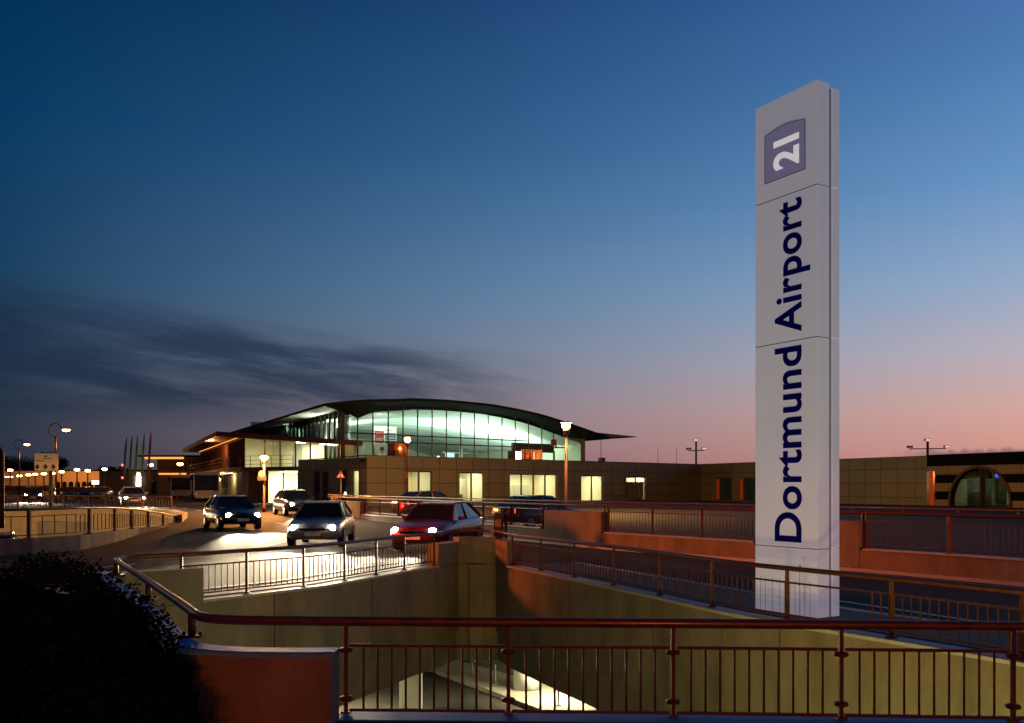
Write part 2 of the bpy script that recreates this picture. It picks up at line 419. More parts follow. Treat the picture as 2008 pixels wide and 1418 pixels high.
# road markings
def stripe(path, w, z=None):
    mb = MB()
    for a, b in zip(path, path[1:]):
        t = (Vector(b)-Vector(a)).normalized(); n = Vector((-t.y, t.x))*w/2
        q = [Vector(a)-n, Vector(b)-n, Vector(b)+n, Vector(a)+n]
        mb.quad(*[(p.x, p.y, hgt(p.x, p.y)+.012) for p in q])
    return mb
def gp(p, py, z=.06):
    Y = gy(py, z); return (px(p, Y), Y)
tag(stripe([gp(1500,1158), gp(1655,1180), gp(1790,1200), gp(1930,1221), gp(2100,1246)], .12).build('road_marking', M['mark']), kind='structure')
lane = smooth_path([(-34,84),(-24,66),(-16,52),(-10.5,43),(-8.2,37),(-8.0,31),(-9.0,25),(-11,19),(-14,12)], 10)
dm = MB()
ln = resample([Vector((p.x,p.y)) for p in lane], 1.5)
for i in range(0, len(ln)-1, 3):
    a, b = ln[i], ln[i+1]; t = (b-a).normalized(); n = Vector((-t.y,t.x))*.06
    dm.quad(*[(p.x,p.y,hgt(p.x,p.y)+.012) for p in (a-n, b-n, b+n, a+n)])
tag(dm.build('road_marking', M['mark']), kind='structure')

# ------------------------------------------------------------------ pit one: walls, ledge, underpass
def poly_z(path, z): return [z]*len(path)
W = MB(); W.strip([A]+[B], .0, .42, -1.68, .63); 
# near-left parapet: curved corner between the side leg and the short front leg
arc = smooth_path([(-6.62,14.95), (-5.2,12.45), (-3.4,9.2), (-2.98,8.38), (-2.72,8.02), (-2.35,7.83), (-1.9,7.78), (-1.47,7.78)], 6)
arc = [(p.x, p.y) for p in arc]
nw = MB(); nw.strip(arc, -.42, 0.0, -1.2, .63)
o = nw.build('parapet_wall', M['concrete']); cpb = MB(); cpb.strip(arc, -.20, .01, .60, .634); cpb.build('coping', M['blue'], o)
tag(o, 'solid parapet with rounded corner and orange-lit face beside the dark bush', 'wall')
# front kerb
front = [(-1.462,7.8), (1.5,7.72), (4.2,7.55), (7.4,7.2)]
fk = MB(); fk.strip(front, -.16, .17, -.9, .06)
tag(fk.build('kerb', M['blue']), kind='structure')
fk = MB(); fk.strip(front, -.9, -.164, -.9, .012); tag(fk.build('kerb_base', M['concrete_dark']), kind='structure')
# walls of the pit
inner = P_BD + [D1, D2] + P_DE
zt = [.05]*len(inner)
pl = MB(); pl.strip(P_BD + [D1], 0, .4, -1.68, .04)
pl2 = MB(); pl2.strip(P_BD + [D1], .06, .5, -2.42, -1.683)
wl = tag(pl.build('retaining_wall', M['concrete']), 'grey concrete pit wall under the railing on the left of the far corner', 'wall')
pl2.build('edge_beam', M['concrete_dark'], wl)
cpg = MB(); cpg.strip(P_BD[1:], -.04, .30, .042, .088); cpg.build('coping', M['kerb'], wl)
pr = MB(); pr.strip([D2] + P_DE, 0, .4, -1.68, .04)
pr2 = MB(); pr2.strip([D2] + P_DE, .06, .5, -2.42, -1.683)
wr = tag(pr.build('retaining_wall', M['concrete']), 'olive lit concrete pit wall under the railing running to the right edge', 'wall')
pr2.build('edge_beam', M['concrete_dark'], wr)
cpg = MB(); cpg.strip(P_DE, -.04, .30, .042, .088); cpg.build('coping', M['kerb'], wr)
# corner pier at the back of the pit
cp = MB(); cp.prism([(-1.79,22.25), (-1.36,23.35), (-1.55,23.9), (-2.1,22.6)], .055, .60)
cp.prism([(-1.36,23.38), (-.42,23.38), (-.42,23.85), (-1.53,23.85)], .052, .71)
cp.prism([(-.42,23.36), (-.12,22.36), (.22,22.55), (-.1,23.84), (-.419,23.84)], .055, .66)
tag(cp.build('corner_block', M['concrete']), 'solid concrete block in the far corner of the pit between two railings', 'wall')
bwl = MB(); bwl.strip([(-1.5,23.4),(-.28,23.4)], 0, .4, -2.42, .04); bwl.build('corner_wall', M['concrete'], wr)
cp2 = MB(); cp2.prism([(-1.08,23.26), (-.72,23.26), (-.72,23.398), (-1.08,23.398)], -2.44, .03); cp2.build('corner_pier', M['concrete'], wr)
for (path, own) in ((P_BD, wl), (P_DE, wr)):
    for q in resample([Vector(p) for p in path], 3.4)[1:-1]:
        gm = MB(); gm.bar((q.x,q.y,-1.66),(q.x,q.y,.035), .02, .02); gm.build('joint', M['groove'], own)
# left pit wall under the near-left parapet, and near wall under the camera
nl = MB(); nl.strip([B, A], 0, -.35, -4.5, -1.25) if False else nl.strip([A, (-6.29,14.44)], .0, .3, -4.5, -1.21)
nl.strip([A, (-.5,7.95), (7.2,7.3)], -.3, 0, -4.5, -.93)
tag(nl.build('retaining_wall', M['concrete_dark']), 'hidden lower wall of the pit below the front railing and the bush', 'wall')
# end closing wall of pit at B above ground : parapet between B and the railing start
ew = MB(); ew.strip([(-6.62,14.95), (-6.29,14.95), (-5.44,15.72)], -.35, .0, .052, .63)
tag(ew.build('parapet_wall', M['concrete']), 'short solid grey parapet at the far end of the slanting handrail', 'wall')

# underpass below the deck
FLZ = -4.5
uf = MB(); uf.quad((-30,5,FLZ), (30,5,FLZ), (30,60,FLZ), (-30,60,FLZ)); tag(uf.build('underpass_road', M['asphalt']), kind='structure')
def fl(p, py, z=FLZ):
    Y = gy(py, z); return (px(p, Y), Y)
a0, a1, b0, b1 = fl(866,1326), fl(1090,1412), fl(903,1304), fl(1290,1412)
ext = lambda a, b, t: (a[0]+(b[0]-a[0])*t, a[1]+(b[1]-a[1])*t)
sw = MB(); sw.prism([ext(a0,a1,-.6), ext(a0,a1,1.6), ext(b0,b1,1.3), ext(b0,b1,-1.2)], FLZ+.004, FLZ+.14)
tag(sw.build('underpass_pavement', M['concrete']), kind='structure')
bw = MB(); bw.strip([(-30,58),(30,58)], 0, .4, FLZ, -.2); tag(bw.build('underpass_wall', M['concrete_dark']), kind='structure')
pil = MB(); c = fl(806,1398); pil.box((c[0], c[1], -3.0), (.62,.5,3.0)); 
tag(pil.build('pillar', M['white'], bevel=.02), 'square white pillar under the pit wall on the left', 'pillar')
rc = MB(); c = fl(1033,1359); rc.lathe((c[0], c[1], FLZ+.142), [(.34,0),(.42,.02),(.42,2.0)], 24)
tag(rc.build('column', M['white']), 'round white column on the underpass pavement', 'column')
bl = None
for k, (p, py, lab) in enumerate(((925,1325,'thin grey bollard on the underpass pavement farthest back'), (971,1341,'thin grey bollard standing left of the round white column'), (1095,1384,'thin grey bollard standing right of the round white column'))):
    x, y = fl(p, py, FLZ+.14)
    if bl is None:
        mb = MB(); mb.lathe((0,0,0), [(.09,0),(.09,.02),(.028,.03),(.028,.62),(.02,.64)], 10)
        bl = mb.build('bollard', M['grey_metal']); b = bl
    else: b = bl.copy(); COL.objects.link(b)
    b.location = (x, y, FLZ+.142); tag(b, lab, 'bollard', 'bollards in the underpass')
# fluorescent fittings under the deck; unseen fill lamps added along the near wall
ft = None
for k, (x, y, z, rz) in enumerate(((1.5,27.5,-2.75,.3), (6.5,25,-2.75,.3), (-5,26,-2.75,.3), (3,34,-2.75,.3))):
    if ft is None:
        ft = thing('strip_light', '', 'strip light')
        h = MB(); h.box((0,0,.05), (1.5,.16,.06)); h.build('housing', M['white'], ft)
        h = MB(); h.tube([(-.7,0,0),(.7,0,0)], .03, 8); h.build('tube', M['tube'], ft)
        area('strip_light_glow', (0,0,-.04), (0,0,-1), (1.4,.2), 480, (1,.90,.50), ft)
        t = ft
    else: t = copy_tree(ft)
    t.location = (x, y, z); t.rotation_euler = (0,0,rz)
    tag(t, 'fluorescent strip light under the deck out of sight', 'strip light', 'strip lights in the underpass')
wlt = None
for k, x in enumerate((-1.2, 2.2, 5.6)):
    if wlt is None:
        wlt = thing('pit_fill_light', '', 'fill light')
        h = MB(); h.box((0,0,0), (.9,.12,.16)); h.build('housing', M['grey_metal'], wlt)
        h = MB(); h.box((0,.075,0), (.8,.03,.1)); h.build('lens', M['tube'], wlt)
        area('pit_fill_glow', (0,.11,0), (0,1,.12), (.8,.1), 115, (.95,.71,.165), wlt)
        t = wlt
    else: t = copy_tree(wlt)
    t.location = (x, 8.12 - .06*x, -2.0)
    tag(t, 'unseen fill lamp added on the near pit wall below the kerb', 'fill light', 'added fill lamps in the pit')

# ------------------------------------------------------------------ railings
def railing(name, label, kpath, zk, zr, post_step, bal_step, handle_r, skip_bal=None, gap=.20, extra_top=0, rings=False, separate=False, post_w=.05, bal_r=.011, mid=True, hand=True, group=None, lowgap=.09):
    """kpath: 2d path; zk/zr kerb and rail heights (float or list)"""
    n = len(kpath)
    zks = zk if isinstance(zk, list) else [zk]*n; zrs = zr if isinstance(zr, list) else [zr]*n
    P3 = [Vector((p[0], p[1], 0)) for p in kpath]
    th = thing(name, label, 'railing', (kpath[0][0], kpath[0][1], zks[0]), 0, group)
    org = Vector(th.location)
    cum = [0]
    for a, b in zip(P3, P3[1:]): cum.append(cum[-1] + (b-a).length)
    def at(s):
        s = max(0, min(cum[-1], s))
        for i in range(n-1):
            if s <= cum[i+1] + 1e-9:
                t = (s-cum[i])/max(1e-9, cum[i+1]-cum[i])
                p = P3[i].lerp(P3[i+1], t)
                return Vector((p.x, p.y, zks[i]*(1-t)+zks[i+1]*t)), zrs[i]*(1-t)+zrs[i+1]*t
    m = max(1, round(cum[-1]/post_step)); st = cum[-1]/m
    if hand:
        h = MB(); hp = []
        k = max(2, int(cum[-1]/.4))
        for i in range(k+1):
            p, z = at(cum[-1]*i/k); hp.append(Vector((p.x, p.y, z+extra_top)) - org)
        h.tube(hp, handle_r, 12); h.build('handrail', M['handrail'], th)
    for i in range(m+1):
        p, z = at(i*st); mb = MB()
        q = p - org
        mb.bar(q, q + Vector((0,0,z-p.z)), post_w, post_w)
        mb.box((q.x, q.y, q.z+.012), (post_w*2.6, post_w*2.2, .018))
        if extra_top: mb.bar(q+Vector((0,0,z-p.z)), q+Vector((0,0,z-p.z+extra_top)), post_w*.6, post_w*.6)
        if rings:
            for rzv in (.13, .545): mb.lathe((q.x, q.y, q.z+rzv), [(.03,-.022),(.055,-.015),(.062,0),(.055,.015),(.03,.022)], 12)
        mb.build('post', M['rail'], th)
        if i == m: break
        # infill panel between this post and the next
        mb = MB(); s0, s1 = i*st+.03, (i+1)*st-.03
        nb = max(2, round((s1-s0)/bal_step)); seg = max(2, int((s1-s0)/.6))
        for lo in (True, False):
            pth = []
            for j in range(seg+1):
                p, z = at(s0+(s1-s0)*j/seg); pth.append(Vector((p.x, p.y, p.z+lowgap if lo else z-gap)) - org)
            for a, b in zip(pth, pth[1:]): mb.bar(a, b, .022, .026)
        if skip_bal:
            for s_ in (s0, s1): p, z = at(s_); q_ = Vector((p.x,p.y,p.z))-org; mb.bar(q_+Vector((0,0,lowgap)), q_+Vector((0,0,z-p.z-gap)), .022, .022)
        bals = []
        for j in range(1, nb):
            s = s0+(s1-s0)*j/nb
            p, z = at(s)
            if skip_bal and skip_bal(p): continue
            bals.append((Vector((p.x, p.y, p.z+lowgap)) - org, Vector((p.x, p.y, z-gap)) - org))
        if not separate:
            for a, b in bals: mb.tube([a, b], bal_r, 6, False)
        if separate:
            hv = len(mb.v)//2; up = MB(); up.v = mb.v[hv:]; up.f = [[q-hv for q in f] for f in mb.f[len(mb.f)//2:]]; up.build('upper_bar', M['rail'], th)
            mb.v = mb.v[:hv]; mb.f = mb.f[:len(mb.f)//2]
        pn = mb.build('lower_bar' if separate else 'bar_panel', M['rail'], th)
        if separate:
            for a, b in bals:
                bm_ = MB(); bm_.tube([a, b], bal_r, 8); bm_.build('baluster', M['rail'], pn)
    return th
# front railing: the bars on the front kerb
fr_path = [(-1.42,8.0-.16), (1.5,7.72), (4.2,7.55), (6.9,7.28)]
fr = railing('railing', 'nearest red brown railing with upright bars along the blue front kerb', fr_path, .06, .81, 1.44, .125, .04, gap=.165, rings=True, separate=True, post_w=.032, bal_r=.010, hand=False, lowgap=.035)
hb = MB()
hp = smooth_path([(-6.22,14.4,.85), (-5.4,12.9,.85), (-4.4,11.1,.85), (-3.4,9.28,.85), (-2.98,8.5,.85), (-2.8,8.17,.85), (-2.58,7.98,.85), (-2.25,7.9,.85), (-1.7,7.86,.85), (-1.42,7.84,.85), (1.5,7.72,.85), (4.2,7.55,.85), (7.0,7.27,.85)], 6)
org = Vector(fr.location); hb.tube([p-org for p in hp], .042, 16); hb.build('handrail', M['handrail'], fr)
hp2 = [Vector((-6.28,14.5,.85)), Vector((-6.22,14.4,.85))]
for (x, y) in ((-6.16,14.25), (-4.42,11.14), (-2.92,8.36)):
    mb = MB(); q = Vector((x,y,.63))-org; mb.tube([q, q+Vector((0,0,.2))], .036, 10); mb.box((q.x,q.y,q.z+.012), (.2,.15,.024))
    for s in (-.075,.075): mb.lathe((q.x+s,q.y,q.z+.024), [(.018,0),(.018,.02),(.01,.028)], 6)
    mb.build('post', M['rail'], fr)
# ramp railing round the far side of the pit
def near_sign(p): return 3.62 < p.x < 4.62 and p.y < 14
bd = [(p.x, p.y) for p in smooth_path(P_BD[1:], 4)]; bdo = offset(bd, .14)
rb = railing('railing', 'curving dark railing above the grey pit wall on the left of the far corner', bdo, .09, .86, 1.42, .125, .036, gap=.2, post_w=.045)
de = [(p.x, p.y) for p in smooth_path(P_DE, 4)]; deo = offset(de, .14)
rd = railing('railing', 'long red brown railing passing in front of the tall white sign', deo, .09, .84, 1.75, .125, .036, skip_bal=near_sign, gap=.2, post_w=.045)
co = MB(); og = Vector(rd.location)
cr = smooth_path([(*bdo[-1],.86), (-1.75,23.2,.86), (-1.45,23.62,.87), (-.9,23.66,.87), (-.4,23.45,.86), (*deo[0],.84)], 5)
co.tube([p-og for p in cr], .036, 10); co.build('corner_handrail', M['handrail'], rd)
co = MB(); og = Vector(rb.location)
cr = smooth_path([(-6.22,14.4,.85), (-6.25,14.75,.855), (-6.05,15.05,.86), (*bdo[0],.86)], 5)
co.tube([p-og for p in cr], .036, 10); co.build('corner_handrail', M['handrail'], rb)

# ------------------------------------------------------------------ far parapet with railing (wall four)
W4 = [(px(p, Y), Y) for p, Y in ((640,58),(664,54),(718,48),(815,42.5),(897,38.4),(1064,32.2),(1180,29.2),(1300,27),(1478,24.2),(1685,21.4),(1800,20.2),(2008,18.2),(2250,16)) ]
w4 = [(p.x, p.y) for p in smooth_path(W4, 4)]
def cut(path, p0, p1):
    """part of a ground path between two pixel columns"""
    out = []
    for a, b in zip(path, path[1:]):
        pa, pb = a[0]/a[1]*F+CX, b[0]/b[1]*F+CX
        for t in [i/8 for i in range(8)]:
            q = (a[0]+(b[0]-a[0])*t, a[1]+(b[1]-a[1])*t); pq = q[0]/q[1]*F+CX
            if p0 <= pq <= p1: out.append(q)
    return out
def thin(path, d=.5):
    o = [path[0]]
    for p in path[1:-1]:
        if math.dist(p, o[-1]) > d: o.append(p)
    o.append(path[-1]); return o
low = MB(); low.strip(thin(w4), 0, .3, -.1, .53)
wp = tag(low.build('parapet_wall', M['concrete']), 'long orange lit parapet across the scene below the office windows', 'wall')
for (p0, p1) in ((650,709), (820,889), (1065,1181), (1481,1688)):
    seg = thin(cut(w4, p0, p1)); mb = MB(); mb.strip(seg, -.03, .33, -.1, 1.2); mb.build('solid_panel', M['concrete'], wp)
fk4 = MB(); fk4.strip(thin(w4), -.34, -.032, 0, .13); tag(fk4.build('kerb_strip', M['kerb']), kind='structure')
capm = MB()
for (p0, p1) in ((711,818), (891,1063), (1184,1479), (1691,2240)):
    seg = thin(cut(w4, p0, p1)); capm.strip(seg, -.05, .2, .532, .57)
capm.build('coping', M['kerb'], wp)
for k, (p0, p1, lab) in enumerate(((711,818,'far railing section left of the solid panel under the first lit window'), (891,1063,'far railing section left of the wide orange panel behind the ticket machine'), (1184,1479,'far railing section between the wide orange panel and the white sign'), (1691,2240,'far railing section right of the white sign below the striped wall'))):
    seg = thin(cut(w4, p0, p1)); so = offset(seg, .12)
    railing('railing', lab, so, .57, 1.38, 2.1, .13, .03, gap=.16, hand=False, post_w=.07, bal_r=.012, group='railing sections on the far parapet')
# continuous top beam and handrail of that parapet
tb = thing('handrail', 'continuous double handrail along the top of the far parapet', 'handrail', (W4[0][0], W4[0][1], 1.2)); og = Vector(tb.location)
wo = offset(thin(w4, .8), .12)
mb = MB(); mb.tube([Vector((*p, 1.4))-og for p in wo], .045, 8); mb.build('lower_rail', M['rail'], tb)
mb = MB(); mb.tube([Vector((*p, 1.52))-og for p in wo], .026, 8); mb.build('upper_rail', M['handrail'], tb)
for p in resample([Vector(q) for q in wo], 1.3):
    mb = MB(); q = Vector((p.x, p.y, 1.4))-og; mb.bar(q, q+Vector((0,0,.12)), .03, .03); mb.build('spacer_post', M['rail'], tb)
for (p0, p1) in ((650,709), (820,889), (1065,1181), (1481,1688)):
    seg = thin(cut(w4, p0, p1), 1.2); so = offset(seg, .12)
    mb = MB()
    for p in (so[0], so[-1]): q = Vector((*p, 1.2))-og; mb.bar(q, q+Vector((0,0,.2)), .05, .05)
    mb.build('bracket', M['rail'], tb)

# ------------------------------------------------------------------ pit two on the left
zr2 = [1.34,1.34,1.34,1.35,1.28,1.1,.8,.55]; zk2 = [.5,.5,.5,.5,.45,.33,.22,.15]
k2 = MB(); k2.strip(R2, 0, -.35, -3.5, zk2)
tag(k2.build('retaining_wall', M['concrete']), 'low curved kerb wall under the left hand railing beside the hairpin road', 'wall')
railing('railing', 'railing with upright bars round the sunken ramp at the left edge', offset(R2[1:], -.15), zk2[1:], zr2[1:], 3.2, .42, .04, gap=.2, post_w=.09, bal_r=.016)
k3 = MB(); k3.strip([R2[-1]]+R2F, 0, -.4, -3.5, .62)
tag(k3.build('retaining_wall', M['plaster']), 'tan lit far wall of the sunken ramp at the left', 'wall')
railing('railing', 'distant railing on the far side of the sunken ramp at the left', offset(R2F[1:], -.2), .62, 1.42, 3.0, .3, .04, gap=.2, post_w=.09, bal_r=.016)
f2 = MB(); f2.quad((-70,18,-2.2), (-12,18,-2.2), (-12,62,-2.2), (-70,62,-2.2)); tag(f2.build('ramp_road', M['asphalt']), kind='structure')
point('ramp_lamp_glow', (-24,49,-.4), 1500, (1,.58,.22), .3)
point('ramp_lamp_glow', (-33,48,-.4), 1500, (1,.58,.22), .3)

# ------------------------------------------------------------------ pylon sign
def make_sign():
    e = Vector((4.40,13.2)); d = Vector((-.506,.8625)); d2 = Vector((.8625,.506)); nrm = Vector((-.8625,-.506))
    TOP, BOT, Wd, Dp = 7.88, .105, 1.216, .47
    root = thing('pylon_sign', 'tall white pylon sign with upright navy lettering and violet number plaque', 'sign', (e.x, e.y, BOT))
    o = Vector((e.x, e.y, BOT))
    def w(t, u, z): p = e + d*t + d2*u; return Vector((p.x, p.y, z)) - o
    def slab(mb, t0, t1, u0, u1, z0, z1):
        vs = [w(t,u,z) for z in (z0,z1) for t,u in ((t0,u0),(t1,u0),(t1,u1),(t0,u1))]
        mb.add(vs, [(3,2,1,0),(4,5,6,7),(0,1,5,4),(1,2,6,5),(2,3,7,6),(3,0,4,7)])
    seams = [BOT, 1.10, 4.17, 6.37, TOP]
    for a, b in zip(seams, seams[1:]):
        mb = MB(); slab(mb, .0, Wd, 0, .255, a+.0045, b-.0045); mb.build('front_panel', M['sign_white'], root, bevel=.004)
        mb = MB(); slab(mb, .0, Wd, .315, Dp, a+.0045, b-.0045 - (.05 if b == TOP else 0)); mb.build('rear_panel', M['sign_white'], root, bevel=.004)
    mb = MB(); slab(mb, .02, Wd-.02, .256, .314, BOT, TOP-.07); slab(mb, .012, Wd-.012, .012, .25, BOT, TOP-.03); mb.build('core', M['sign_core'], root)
    for z in seams[1:-1]:
        mb = MB(); slab(mb, .004, Wd-.004, .0008, .011, z-.0055, z+.0055); slab(mb, .004, .011, .011, .252, z-.0055, z+.0055); mb.build('seam', M['groove'], root)
    # grooves of the base cladding and the service door
    mb = MB()
    for t in (.13,.23,.41,.56,.71,.86,1.0,1.1): slab(mb, t, t+.006, -.0015, .002, BOT+.01, .62)
    slab(mb, .318, .328, -.002, .003, BOT+.01, .86); slab(mb, .30, .318, -.014, 0, .80, .84); slab(mb, .318,.34,-.012,0,.55,.575)
    mb.build('base_groove', M['groove'], root)
    # plaque
    t0, t1, z0, z1 = .213, 1.004, 6.645, 7.375
    poly = [(t0,z0),(t1,z0),(t1,z1)] + [(t1+(t0-t1)*i/10, z1+.06*math.sin(math.pi*i/10)) for i in range(1,10)] + [(t0,z1)]
    mb = MB(); n = len(poly); vs = [w(t,-.001,z) for t,z in poly]+[w(t,-.012,z) for t,z in poly]
    mb.add(vs, [list(range(n)), list(range(n,2*n))[::-1]]+[[i,(i+1)%n,n+(i+1)%n,n+i] for i in range(n)])
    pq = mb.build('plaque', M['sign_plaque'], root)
    mb = MB()
    for (a, b) in zip(poly, poly[1:]+poly[:1]): mb.bar(w(a[0],-.013,a[1]), w(b[0],-.013,b[1]), .008, .008)
    mb.build('plaque_edge', M['groove'], pq)
    def text(body, za, zb, tb, tc, ref, u0, name, material, parent, bold=.0):
        """reads upwards: glyph x runs up, glyph y runs towards the far edge; ref = glyph height box to fit between tb and tc"""
        cu = bpy.data.curves.new('lettering', 'FONT'); cu.body = body; cu.size = 1; cu.offset = bold; cu.resolution_u = 8; cu.space_character = 1.05; cu.extrude = .004
        ob = bpy.data.objects.new('lettering', cu); COL.objects.link(ob)
        dg = bpy.context.evaluated_depsgraph_get(); me = bpy.data.meshes.new_from_object(ob.evaluated_get(dg))
        xs = [v.co.x for v in me.vertices]
        cu2 = bpy.data.curves.new('lettering', 'FONT'); cu2.body = ref; cu2.size = 1; cu2.offset = bold
        ob2 = bpy.data.objects.new('lettering', cu2); COL.objects.link(ob2); dg = bpy.context.evaluated_depsgraph_get()
        me2 = bpy.data.meshes.new_from_object(ob2.evaluated_get(dg)); ys = [v.co.y for v in me2.vertices]
        x0, x1, y0, y1 = min(xs), max(xs), min(ys), max(ys)
        mb = MB(); vs = []
        for v in me.vertices:
            z = za + (v.co.x-x0)/(x1-x0)*(zb-za); t = tb + (v.co.y-y0)/(y1-y0)*(tc-tb)
            vs.append(w(t, u0 - (v.co.z + .004), z))
        mb.add(vs, [list(p.vertices) for p in me.polygons]); r = mb.build(name, material, parent)
        for x in (ob, ob2): bpy.data.objects.remove(x)
        bpy.data.curves.remove(cu); bpy.data.curves.remove(cu2); bpy.data.meshes.remove(me); bpy.data.meshes.remove(me2)
        return r
    text('Dortmund', 1.18, 4.09, .289, .806, 'D', -.002, 'lettering', M['sign_letter'], root, .021)
    text('Airport', 4.29, 6.27, .289, .806, 'A', -.002, 'lettering', M['sign_letter'], root, .021)
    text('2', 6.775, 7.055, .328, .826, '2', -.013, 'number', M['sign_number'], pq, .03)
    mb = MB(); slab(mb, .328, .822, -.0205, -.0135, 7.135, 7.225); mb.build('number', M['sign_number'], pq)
    return root
make_sign()

# ------------------------------------------------------------------ buildings
U = Vector((.744,.668)); NB = Vector((-.668,.744))
C0 = Vector((-11.1,70.0)); C1 = C0 + U*42.0
def facade(P0, d, s0, s1, z0, z1, openings, matl, name, parent, depth=.28, zt=None):
    """wall in the vertical plane P0 + s d, openings (s0,s1,z0,z1) with reveals going back along depth normal"""
    d = Vector(d).normalized(); back = Vector((-d.y, d.x)) 
    mb = MB(); xs = sorted({s0, s1, *[o[0] for o in openings], *[o[1] for o in openings]}); zs = sorted({z0, z1, *[o[2] for o in openings], *[o[3] for o in openings]})
    xs = [x for x in xs if s0-1e-6 <= x <= s1+1e-6]; zs = [z for z in zs if z0-1e-6 <= z <= z1+1e-6]
    def P(s, z, b=0): p = Vector(P0) + d*s + back*b; return (p.x, p.y, z)
    for xa, xb in zip(xs, xs[1:]):
        for za, zb in zip(zs, zs[1:]):
            mx, mz = (xa+xb)/2, (za+zb)/2
            if any(o[0] < mx < o[1] and o[2] < mz < o[3] for o in openings): continue
            mb.quad(P(xa,za), P(xb,za), P(xb,zb), P(xa,zb), uv=[(xa,za),(xb,za),(xb,zb),(xa,zb)])
    for a, b, za, zb in openings:
        for q in (((a,za),(a,zb)), ((b,za),(b,zb)), ((a,za),(b,za)), ((a,zb),(b,zb))):
            (p0, q0), (p1, q1) = q
            mb.quad(P(p0,q0), P(p1,q1), P(p1,q1,depth), P(p0,q0,depth), uv=[(p0,q0),(p1,q1),(p1,q1),(p0,q0)])
    ob = mb.build(name, matl, parent); return ob, P
def room(P, a, b, za, zb, depth, parent, wall=None, light=True, lamp=None, y0=.27):
    mb = MB(); m = .35
    q = lambda s, z, k: P(s, z, y0+k)
    A_, B_ = a-m, b+m; Z0, Z1 = za-.02, zb+.12
    mb.quad(q(A_,Z0,depth), q(B_,Z0,depth), q(B_,Z1,depth), q(A_,Z1,depth))
    mb.quad(q(A_,Z0,0), q(A_,Z0,depth), q(A_,Z1,depth), q(A_,Z1,0)); mb.quad(q(B_,Z0,0), q(B_,Z0,depth), q(B_,Z1,depth), q(B_,Z1,0))
    mb.quad(q(A_,Z1,0), q(B_,Z1,0), q(B_,Z1,depth), q(A_,Z1,depth)); mb.quad(q(A_,Z0,0), q(B_,Z0,0), q(B_,Z0,depth), q(A_,Z0,depth))
    r = mb.build('room', wall or M['office'], parent)
    if light:
        mb = MB(); n = max(1, round((b-a)/1.8))
        for i in range(n):
            s = a+(b-a)*(i+.5)/n; k0, k1 = depth*.35, depth*.6
            mb.quad(q(s-.45,Z1-.03,k0), q(s+.45,Z1-.03,k0), q(s+.45,Z1-.03,k1), q(s-.45,Z1-.03,k1))
        mb.build('ceiling_lamp', lamp or M['office_light'], r)
    return r
def window(P, a, b, za, zb, parent, panes=2, glassm=None, fw=.11, inset=.14, transom=None):
    mb = MB()
    def bar(s0, z0, s1, z1, w=fw):
        p = Vector(P(s0,z0,inset)); q = Vector(P(s1,z1,inset)); mb.bar(p, q, w if s0 == s1 else .09, .09 if s0 == s1 else w)
    bar(a+fw/2, za, a+fw/2, zb); bar(b-fw/2, za, b-fw/2, zb); bar(a+fw, zb-fw/2, b-fw, zb-fw/2); bar(a+fw, za+fw/2, b-fw, za+fw/2)
    for i in range(1, panes): s = a+(b-a)*i/panes; bar(s, za+fw, s, zb-fw, fw*1.5)
    if transom: bar(a+fw, transom, b-fw, transom, fw*.7)
    fr_ = mb.build('window', M['dark_metal'], parent)
    mb = MB()
    for i in range(panes):
        s0 = a+fw+(b-a-2*fw)*i/panes; s1 = a+fw+(b-a-2*fw)*(i+1)/panes
        mb.quad(P(s0,za+fw,inset), P(s1,za+fw,inset), P(s1,zb-fw,inset), P(s0,zb-fw,inset))
    mb.build('pane', glassm or M['clear_glass'], fr_)
    return fr_

# ---- office podium
pod = thing('office_building', 'long low olive panelled office block with lit windows in the middle', 'building', (C0.x, C0.y, .5))
def W_(o): o.matrix_parent_inverse = pod.matrix_world.inverted(); return o
bpy.context.view_layer.update()
class Grp:
    """parents built in world coordinates under an Empty"""
    pass
_build = MB.build
def build_world_parent(s, name, m, parent=None, bevel=0):
    if parent is not None and parent.get('_w'):
        root = parent
        off = Vector(parent['_w'])
        s.v = [tuple(Vector(v) - off) for v in s.v]
        o = _build(s, name, m, parent, bevel); o['_w'] = parent['_w']; return o
    return _build(s, name, m, parent, bevel)
MB.build = build_world_parent
def wthing(name, label, cat, loc, group=None):
    o = thing(name, label, cat, loc, 0, group); o['_w'] = list(loc); return o
pod['_w'] = list(pod.location)
s_of = lambda p: ray_s(p, C0, U)
def zf(p, py, P0=C0, d=U): s = ray_s(p, P0, d); return zz(py, (Vector(P0)+Vector(d)*s).y)
wins = []
for p0, p1, pt_, pb_, n in ((797,848,923,985,2), (901,950,926,986,2), (1000,1093,929,988,4), (1140,1183,932,990,2), (1228,1267,935,992,2)):
    a, b = s_of(p0), s_of(p1); wins.append((a, b, max(.62, zf((p0+p1)/2, pb_)), zf((p0+p1)/2, pt_), n))
TOPZ = 4.4
fo, PF = facade(C0, U, 0, 42.0, -.1, TOPZ, [w[:4] for w in wins], M['facade'], 'front_wall', pod)
rooms = []
for i, (a, b, za, zb, n) in enumerate(wins):
    window(PF, a, b, za, zb, pod, n)
    rooms.append(room(PF, a, b, za, zb, 3.2, pod, light=(i < 4)))
